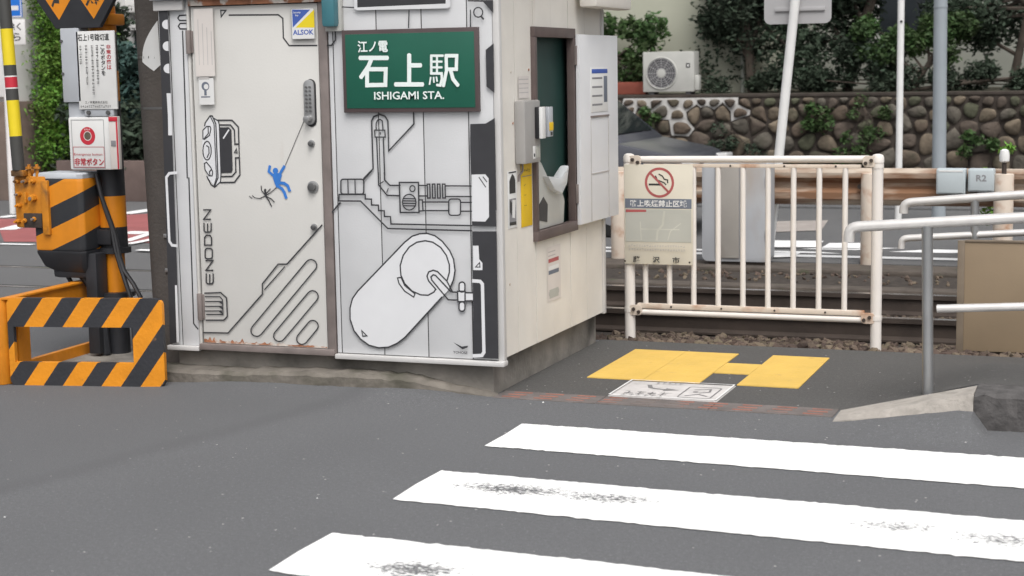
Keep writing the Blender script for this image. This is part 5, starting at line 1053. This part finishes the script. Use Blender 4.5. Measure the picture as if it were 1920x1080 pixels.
for i, (cx, cz) in enumerate(sites):
    poly = cell(i)
    if not poly: continue
    mx = sum(p[0] for p in poly)/len(poly); mz = sum(p[1] for p in poly)/len(poly)
    white = any(abs(cx-q[0]) < rx and abs(cz-q[2]) < rz for q, rx, rz in WMX)
    if white: MB().add([(mx, 14.464, mz)]+[(p[0], 14.474, p[1]) for p in poly], [(0, k+1, (k+1) % len(poly)+1) for k in range(len(poly))]).build('white_mortar', 'white_mortar', sw)
    for it in range(2):      # round the corners
        poly = [q for k in range(len(poly)) for p0, p1 in [(poly[k], poly[(k+1) % len(poly)])] for q in ((p0[0]*.75+p1[0]*.25, p0[1]*.75+p1[1]*.25), (p0[0]*.25+p1[0]*.75, p0[1]*.25+p1[1]*.75))]
    size = max(.03, sum(math.hypot(p[0]-mx, p[1]-mz) for p in poly)/len(poly)); k_ = len(poly); ins = (.034 if white else rr.uniform(.010, .022))/size
    dep = rr.uniform(.030, .065); tl, tz = rr.uniform(-.18, .18), rr.uniform(-.25, .1); vs = []
    for f, y in ((1-ins, 14.492), (1-ins-.03, 14.486-dep*.55), (.70, 14.486-dep*.95), (.34, 14.484-dep*1.1)):
        for p in poly: ax, az = (p[0]-mx)*f, (p[1]-mz)*f; vs.append((ax, y+(ax*tl+az*tz if f < .97 else 0)+rr.gauss(0, .0035)-14.49, az))
    vs.append((0, 14.483-dep*1.13-14.49, 0))
    fs = [(r_*k_+j, r_*k_+(j+1) % k_, (r_+1)*k_+(j+1) % k_, (r_+1)*k_+j) for r_ in range(3) for j in range(k_)]+[(3*k_+j, 3*k_+(j+1) % k_, 4*k_) for j in range(k_)]
    me = bpy.data.meshes.new('stone'); me.from_pydata(vs, [], fs); me.polygons.foreach_set('use_smooth', [True]*len(fs)); link('stone', me, 'stone_'+rr.choice('aabbccdde'), sw, loc=(mx, 14.49, mz))
MB().box((-9, 14.47, 1.125), (7, 14.80, 1.168)).build('coping', 'mortar', sw, bev=.01)

# ------------------------------------------------------------------ foliage
def leaves(name, m, clumps, size, parent, seed=0, per=260, flat=.6):
    r = np.random.default_rng(seed); VV = []; AA = []
    for (cx, cy, cz, rx, ry, rz, dens) in clumps:
        k = int(per*dens); d = r.normal(size=(k, 3)); d /= np.linalg.norm(d, axis=1)[:, None]; rad = r.uniform(.35, 1, (k, 1))**.5*(1+r.normal(0, .12, (k, 1)))
        # break the outline into tufts
        tuft = 1+.22*np.sin(d[:, :1]*7+seed)*np.cos(d[:, 2:3]*6+cx*3)+.12*np.sin(d[:, 1:2]*11+cz*5)
        c = d*rad*tuft*[rx, ry, rz]+[cx, cy, cz]
        a = r.normal(size=(k, 3)); a[:, 2] *= flat; a /= np.linalg.norm(a, axis=1)[:, None]; b = np.cross(a, r.normal(size=(k, 3))); b /= np.linalg.norm(b, axis=1)[:, None]
        s = size*r.uniform(.6, 1.4, (k, 1)); nn = np.cross(a, b)
        VV.append(np.stack([c-a*s, c+b*s*.42+nn*s*.12, c+a*s, c-b*s*.42+nn*s*.12], 1).reshape(-1, 3)); AA.append(r.uniform(0, 1, k)*.6+.4*r.uniform())
    V_ = np.concatenate(VV); k = len(V_)//4; me = bpy.data.meshes.new(name)
    me.vertices.add(len(V_)); me.vertices.foreach_set('co', V_.astype(np.float32).ravel()); me.loops.add(4*k); me.loops.foreach_set('vertex_index', np.arange(4*k, dtype=np.int32)); me.polygons.add(k); me.polygons.foreach_set('loop_start', np.arange(0, 4*k, 4, dtype=np.int32)); me.update(calc_edges=True)
    at = me.attributes.new('var', 'FLOAT', 'FACE'); at.data.foreach_set('value', np.concatenate(AA).astype(np.float32))
    return link(name, me, m, parent)
def plant(name, label, cat, base, m, clumps, size, trunk=.04, seed=0, per=260, group=None, stems=3):
    t = thing(name, label, cat, base, group); leaves('crown', m, clumps, size, t, seed, per)
    mb = MB(); rr = random.Random(seed); b = Vector(base)
    top = max(clumps, key=lambda c: c[2]); main = [b-Vector((0, 0, .05)), b.lerp(Vector(top[:3]), .5)+Vector((rr.uniform(-.1, .1), 0, 0)), Vector(top[:3])]
    mb.tube([tuple(q) for q in main], [trunk, trunk*.75, trunk*.35], 8)
    for c in clumps[:10]: mb.tube([tuple(b.lerp(Vector(top[:3]), rr.uniform(.2, .6))), tuple(Vector(c[:3]))], [trunk*.5, trunk*.2], 6)
    mb.build('trunk', 'bark', t, smooth=True); return t
def cl(n_, x0, x1, y0, y1, z0, z1, r0, r1, seed, dens=1):
    r = random.Random(seed); o = []
    for i in range(n_):
        a = r.uniform(r0, r1); o.append((r.uniform(x0, x1), r.uniform(y0, y1), r.uniform(z0, z1), a, a, a*r.uniform(.7, 1.1), dens))
    return o
GZ = 1.17
plant('leafy_shrub', 'broad leaved dark shrub beside the air conditioner', 'shrub', (-3.85, 15.1, GZ), 'leaf_mid', cl(11, -4.5, -3.45, 14.95, 15.35, 1.35, 2.2, .14, .26, 1), .045, .03, 1, 420)
plant('dark_tree', 'dark tree with drooping foliage in front of the pale green house', 'tree', (-2.15, 15.3, GZ), 'leaf_dark', cl(24, -2.75, -1.5, 15.2, 16.0, 1.55, 3.3, .28, .5, 2), .042, .07, 2, 760)
plant('dark_tree', 'dark tree behind the back of the traffic sign', 'tree', (-.9, 15.4, GZ), 'leaf_dark', cl(19, -1.55, -.3, 15.1, 16.0, 1.35, 3.2, .24, .42, 3), .042, .07, 3, 620)
plant('green_shrub', 'yellowish green shrub between the white post and the lamp post', 'shrub', (.0, 15.0, GZ), 'leaf_mid', cl(16, -.75, .75, 14.9, 15.3, 1.62, 2.08, .12, .24, 4), .032, .04, 4, 620)
plant('dark_tree', 'dark spreading tree on the terrace past the lamp post', 'tree', (1.2, 15.7, GZ), 'leaf_dark', cl(20, .35, 2.1, 15.4, 16.2, 1.85, 3.3, .22, .38, 5), .042, .06, 5, 560)
plant('dark_hedge', 'low dark hedge along the top of the stone wall', 'hedge', (-.6, 15.0, GZ), 'leaf_dark', cl(30, -2.7, 2.4, 14.95, 15.25, 1.22, 1.42, .14, .22, 6), .032, .03, 6, 560)
plant('hanging_weed', 'small green weed rooted in the stone wall beside the white mortar', 'weed', (-3.3, 14.46, .85), 'leaf_mid', cl(5, -3.45, -3.15, 14.36, 14.44, .72, 1.0, .07, .12, 7), .035, .01, 7, 90)
plant('hanging_weed', 'small green weed growing low on the stone wall right of the lamp post', 'weed', (1.0, 14.46, .45), 'leaf_mid', cl(5, .75, 1.1, 14.36, 14.44, .3, .62, .07, .13, 8), .035, .01, 8, 90)
plant('hanging_weed', 'green weed hanging over the stone wall near the leaning pole', 'weed', (-1.1, 14.46, .8), 'leaf_mid', cl(6, -1.3, -.95, 14.36, 14.44, .5, 1.05, .08, .13, 9), .035, .01, 9, 80)
plant('hanging_weed', 'bright green weed at the end of the stone wall past the reflector', 'weed', (1.65, 14.46, .9), 'leaf_bright', cl(6, 1.42, 1.9, 14.34, 14.44, .6, 1.15, .08, .14, 10), .035, .01, 10, 90)
plant('hanging_weed', 'broad brownish green weed covering stones between the white post and the sign pole', 'weed', (-.45, 14.46, .6), 'leaf_mid', cl(12, -.8, -.15, 14.36, 14.42, .2, 1.05, .07, .13, 15), .028, .01, 15, 80)
plant('hanging_weed', 'thin weed trailing from the wall top above the car bonnet', 'weed', (-2.2, 14.46, .7), 'leaf_dark', cl(8, -2.6, -1.8, 14.36, 14.42, .35, .8, .07, .12, 16), .028, .01, 16, 80)
plant('verge_weed', 'tall light green weed standing behind the marker boxes', 'weed', (1.72, 6.3, 0), 'leaf_bright', cl(7, 1.6, 1.85, 6.25, 6.35, .3, .86, .05, .09, 17), .03, .008, 17, 60)
tag(box('planter_box', (-4.4, 14.85, GZ), (-3.53, 14.98, GZ+.17), 'terracotta', None, .02), 'red brick edging block under the shrub beside the air conditioner', 'planter')

# air conditioner outdoor unit
ac = thing('air_conditioner', 'white air conditioner outdoor unit with round fan standing on the stone wall', 'air conditioner', (-3.15, 14.8, 1.17))
AX0, AX1, AZ0, AZ1, AY = -3.505, -2.795, 1.205, 1.742, 14.62
box('casing', (AX0, AY, AZ0), (AX1, AY+.28, AZ1), 'ac_white', ac, .012)
S = Sheet((0, AY-.0008, 0), (1, 0, 0), (0, 0, 1)); fx, fz = -3.245, 1.455
S.fill(('fan_opening', 'ac_dark'), circ(fx, fz, .205, 36)); S.build(ac)
mb = MB()
for r_ in (.07, .10, .13, .16, .19): mb.tube([(fx+r_*math.cos(2*math.pi*i/32), AY-.012, fz+r_*math.sin(2*math.pi*i/32)) for i in range(33)], .0035, 5, False)
mb.build('grille_ring', 'signback', ac)
mb = MB().tube([(fx+.21*math.cos(2*math.pi*i/40), AY-.006, fz+.21*math.sin(2*math.pi*i/40)) for i in range(41)], .011, 8, False); mb.build('fan_rim', 'ac_white', ac, smooth=True)
for i in range(12):
    a = math.pi*i/6; MB().tube([(fx+.05*math.cos(a), AY-.014, fz+.05*math.sin(a)), (fx+.205*math.cos(a), AY-.010, fz+.205*math.sin(a))], .0035, 5).build('grille_spoke', 'signback', ac)
cyl('fan_cap', (fx, AY-.008, fz), (fx, AY-.020, fz), .06, 'ac_white', ac, 24, .004)
box('badge', (-2.905, AY-.003, 1.525), (-2.85, AY-.0005, 1.585), 'blackplastic', ac, .001); box('badge_mark', (-2.890, AY-.0045, 1.540), (-2.865, AY-.0032, 1.568), 'paper', ac, .0005)
box('valve_cover', (AX1+.001, AY+.03, AZ0+.02), (AX1+.06, AY+.14, AZ0+.22), 'ac_white', ac, .008)
for x in (AX0+.08, AX1-.12): box('foot', (x, AY+.02, GZ), (x+.07, AY+.26, AZ0+.004), 'ac_dark', ac, .004)

# houses on the terrace
hg = thing('green_house', 'pale green rendered house behind the air conditioner', 'house', (-5.5, 18, GZ))
box('wall', (-9, 15.7, GZ), (-2.28, 22, 6), 'house_green', hg, .01); box('roof', (-9.4, 15.3, 6.0), (-1.9, 22.4, 6.3), 'roof_tile', hg, .02)
w_ = box('window', (-7.2, 15.66, 2.6), (-5.6, 15.70, 4.0), 'house_white', hg, .01); box('pane', (-7.12, 15.65, 2.68), (-5.68, 15.655, 3.92), 'window_dark', w_, .002)
tube('drain_pipe', [(-2.36, 15.62, GZ), (-2.36, 15.62, 6)], .03, 'house_grey', hg, 10)
hg2 = thing('grey_house', 'grey house wall showing through gaps in the dark trees', 'house', (2, 19, GZ))
box('wall', (-2.2, 18, GZ), (9, 24, 6.2), 'house_grey', hg2, .01); box('roof', (-2.6, 17.6, 6.2), (9.4, 24.4, 6.5), 'roof_tile', hg2, .02)
for x in (-.9, 1.6, 3.6):
    w_ = box('window', (x, 17.96, 1.9), (x+1.0, 18.0, 3.2), 'house_white', hg2, .01); box('pane', (x+.06, 17.95, 1.96), (x+.94, 17.955, 3.14), 'window_dark', w_, .002)

# ------------------------------------------------------------------ beyond the crossing
lw = tag(box('garden_wall', (-9.9, 10.3, 0), (-6.2, 10.45, .50), 'lowwall', None, .01), 'low brown garden wall under the hedges beyond the crossing', 'wall')
plant('round_hedge', 'tall bright green clipped conifer beyond the crossing', 'hedge', (-10.0, 10.9, .03), 'leaf_bright', [(-10.05+.18*math.sin(i*2.1), 10.9+.1*math.cos(i*1.7), .35+i*.155, .43, .40, .3, 1.3) for i in range(17)], .028, .06, 11, 1300)
plant('blue_conifer', 'blue green feathery conifer beside the white house', 'conifer', (-9.25, 11.3, .03), 'leaf_blue', [(-9.25+.25*math.sin(i*2.4), 11.35+.15*math.cos(i), .75+i*.1, .36, .3, .24, 1) for i in range(11)], .06, .05, 12, 420)
plant('dark_hedge', 'dark shaded hedge behind the low brown garden wall', 'hedge', (-9.2, 10.75, .03), 'leaf_dark', cl(26, -9.9, -7.6, 10.6, 11.0, .3, 1.1, .28, .4, 13), .05, .04, 13, 400)
plant('dark_hedge', 'dark evergreen between the bright conifer and the blue conifer', 'hedge', (-9.75, 11.6, .03), 'leaf_dark', cl(18, -10.2, -9.75, 11.4, 11.8, .5, 2.4, .26, .36, 14), .05, .04, 14, 400)
hw = thing('white_house', 'white house with moulded cornice and barred window beyond the crossing', 'house', (-10, 14.5, 0))
box('wall', (-12.6, 13.2, 0), (-7.2, 18, 5.5), 'house_white', hw, .01)
a = (-10.846,13.000,2.158); b = (-10.338,13.000,2.294)
box('cornice', (a[0]-1.5, 13.0, b[2]-.12), (b[0]+1.2, 13.2, b[2]+.02), 'house_white', hw, .02); box('cornice', (a[0]-1.5, 12.92, b[2]+.12), (b[0]+1.2, 13.2, b[2]+.34), 'house_white', hw, .04); box('cornice', (a[0]-1.5, 12.96, b[2]+.42), (b[0]+1.2, 13.2, b[2]+.62), 'house_white', hw, .04)
w_ = box('window', (a[0]-.6, 13.12, .9), (b[0]+.25, 13.195, b[2]-.14), 'window_dark', hw, .005)
for i in range(9): tube('window_bar', [(a[0]-.5+i*.2, 13.1, .9), (a[0]-.5+i*.2, 13.1, b[2]-.15)], .012, 'house_white', w_, 6)
for z in (1.2, 1.7): tube('window_bar', [(a[0]-.6, 13.09, z), (b[0]+.25, 13.09, z)], .012, 'house_white', w_, 6)
box('roof', (-13, 12.7, 5.5), (-6.8, 18.5, 5.8), 'roof_tile', hw, .02)
hb_ = thing('brown_house', 'brown tiled house with white window frame at the crossing', 'house', (-12.3, 11.5, 0))
a = (-10.463,10.200,1.247)
box('wall', (-15.5, 10.2, 0), (a[0]-.0, 16, 1.24), 'house_brown', hb_, .01); box('upper_wall', (-15.5, 10.3, 1.24), (a[0]-.05, 16, 4.5), 'house_white', hb_, .01)
w_ = box('window', (a[0]-1.3, 10.22, 1.30), (a[0]-.10, 10.298, 2.3), 'house_white', hb_, .01); box('pane', (a[0]-1.2, 10.21, 1.38), (a[0]-.19, 10.216, 2.22), 'window_dark', w_, .002)
box('roof', (-16, 9.9, 4.5), (a[0]+.3, 16.4, 4.8), 'roof_tile', hb_, .02)
ts = thing('traffic_sign', 'white post with a blue arrow sign above a white plate of Japanese text', 'sign', (-9.23, 8.5, 0))
cyl('pole', (-9.215, 8.5, 0), (-9.19, 8.5, 3.4), .035, 'pole_white', ts, 12)
box('blue_plate', (-9.42, 8.44, 2.205), (-8.90, 8.455, 2.75), 'sky_blue_sign', ts, .004); box('white_plate', (-9.47, 8.44, 1.905), (-8.872, 8.455, 2.185), 'paper', ts, .004)
S = Sheet((0, 8.4399, 0), (1, 0, 0), (0, 0, 1)); S.fill(('arrow', 'paper'), [(-9.40, 2.285), (-8.94, 2.285), (-8.94, 2.335), (-9.40, 2.335)]); S.line(('plate_border', 'paper'), [(-9.41, 2.215), (-8.91, 2.215), (-8.91, 2.74), (-9.41, 2.74)], .012, True, False)
S.text(('lettering', 'black_text'), '除く', -9.10, -8.92, 2.06, 2.15, .02); S.text(('lettering', 'black_text'), 'こちら', -9.33, -8.93, 1.945, 2.035, .02)
S.build(ts)
# small litter and gravel on the road
mb = MB(); rr = random.Random(9)
for i in range(14):
    x, y = rr.uniform(-2.2, 2.6), rr.uniform(-3.2, .2); s = rr.uniform(.003, .008); z = zroad(x, y)+.001
    if -1.95 < x < 0 and y > -.12: continue
    mb.add([(x-s, y, z), (x, y-s, z), (x+s, y, z), (x, y+s, z), (x, y, z+s*.8)], [(0, 1, 4), (1, 2, 4), (2, 3, 4), (3, 0, 4)])
g = mb.build('grit', 'paper', None); g['kind'] = 'stuff'; tag(g, 'scattered pale grit on the asphalt road', 'gravel')
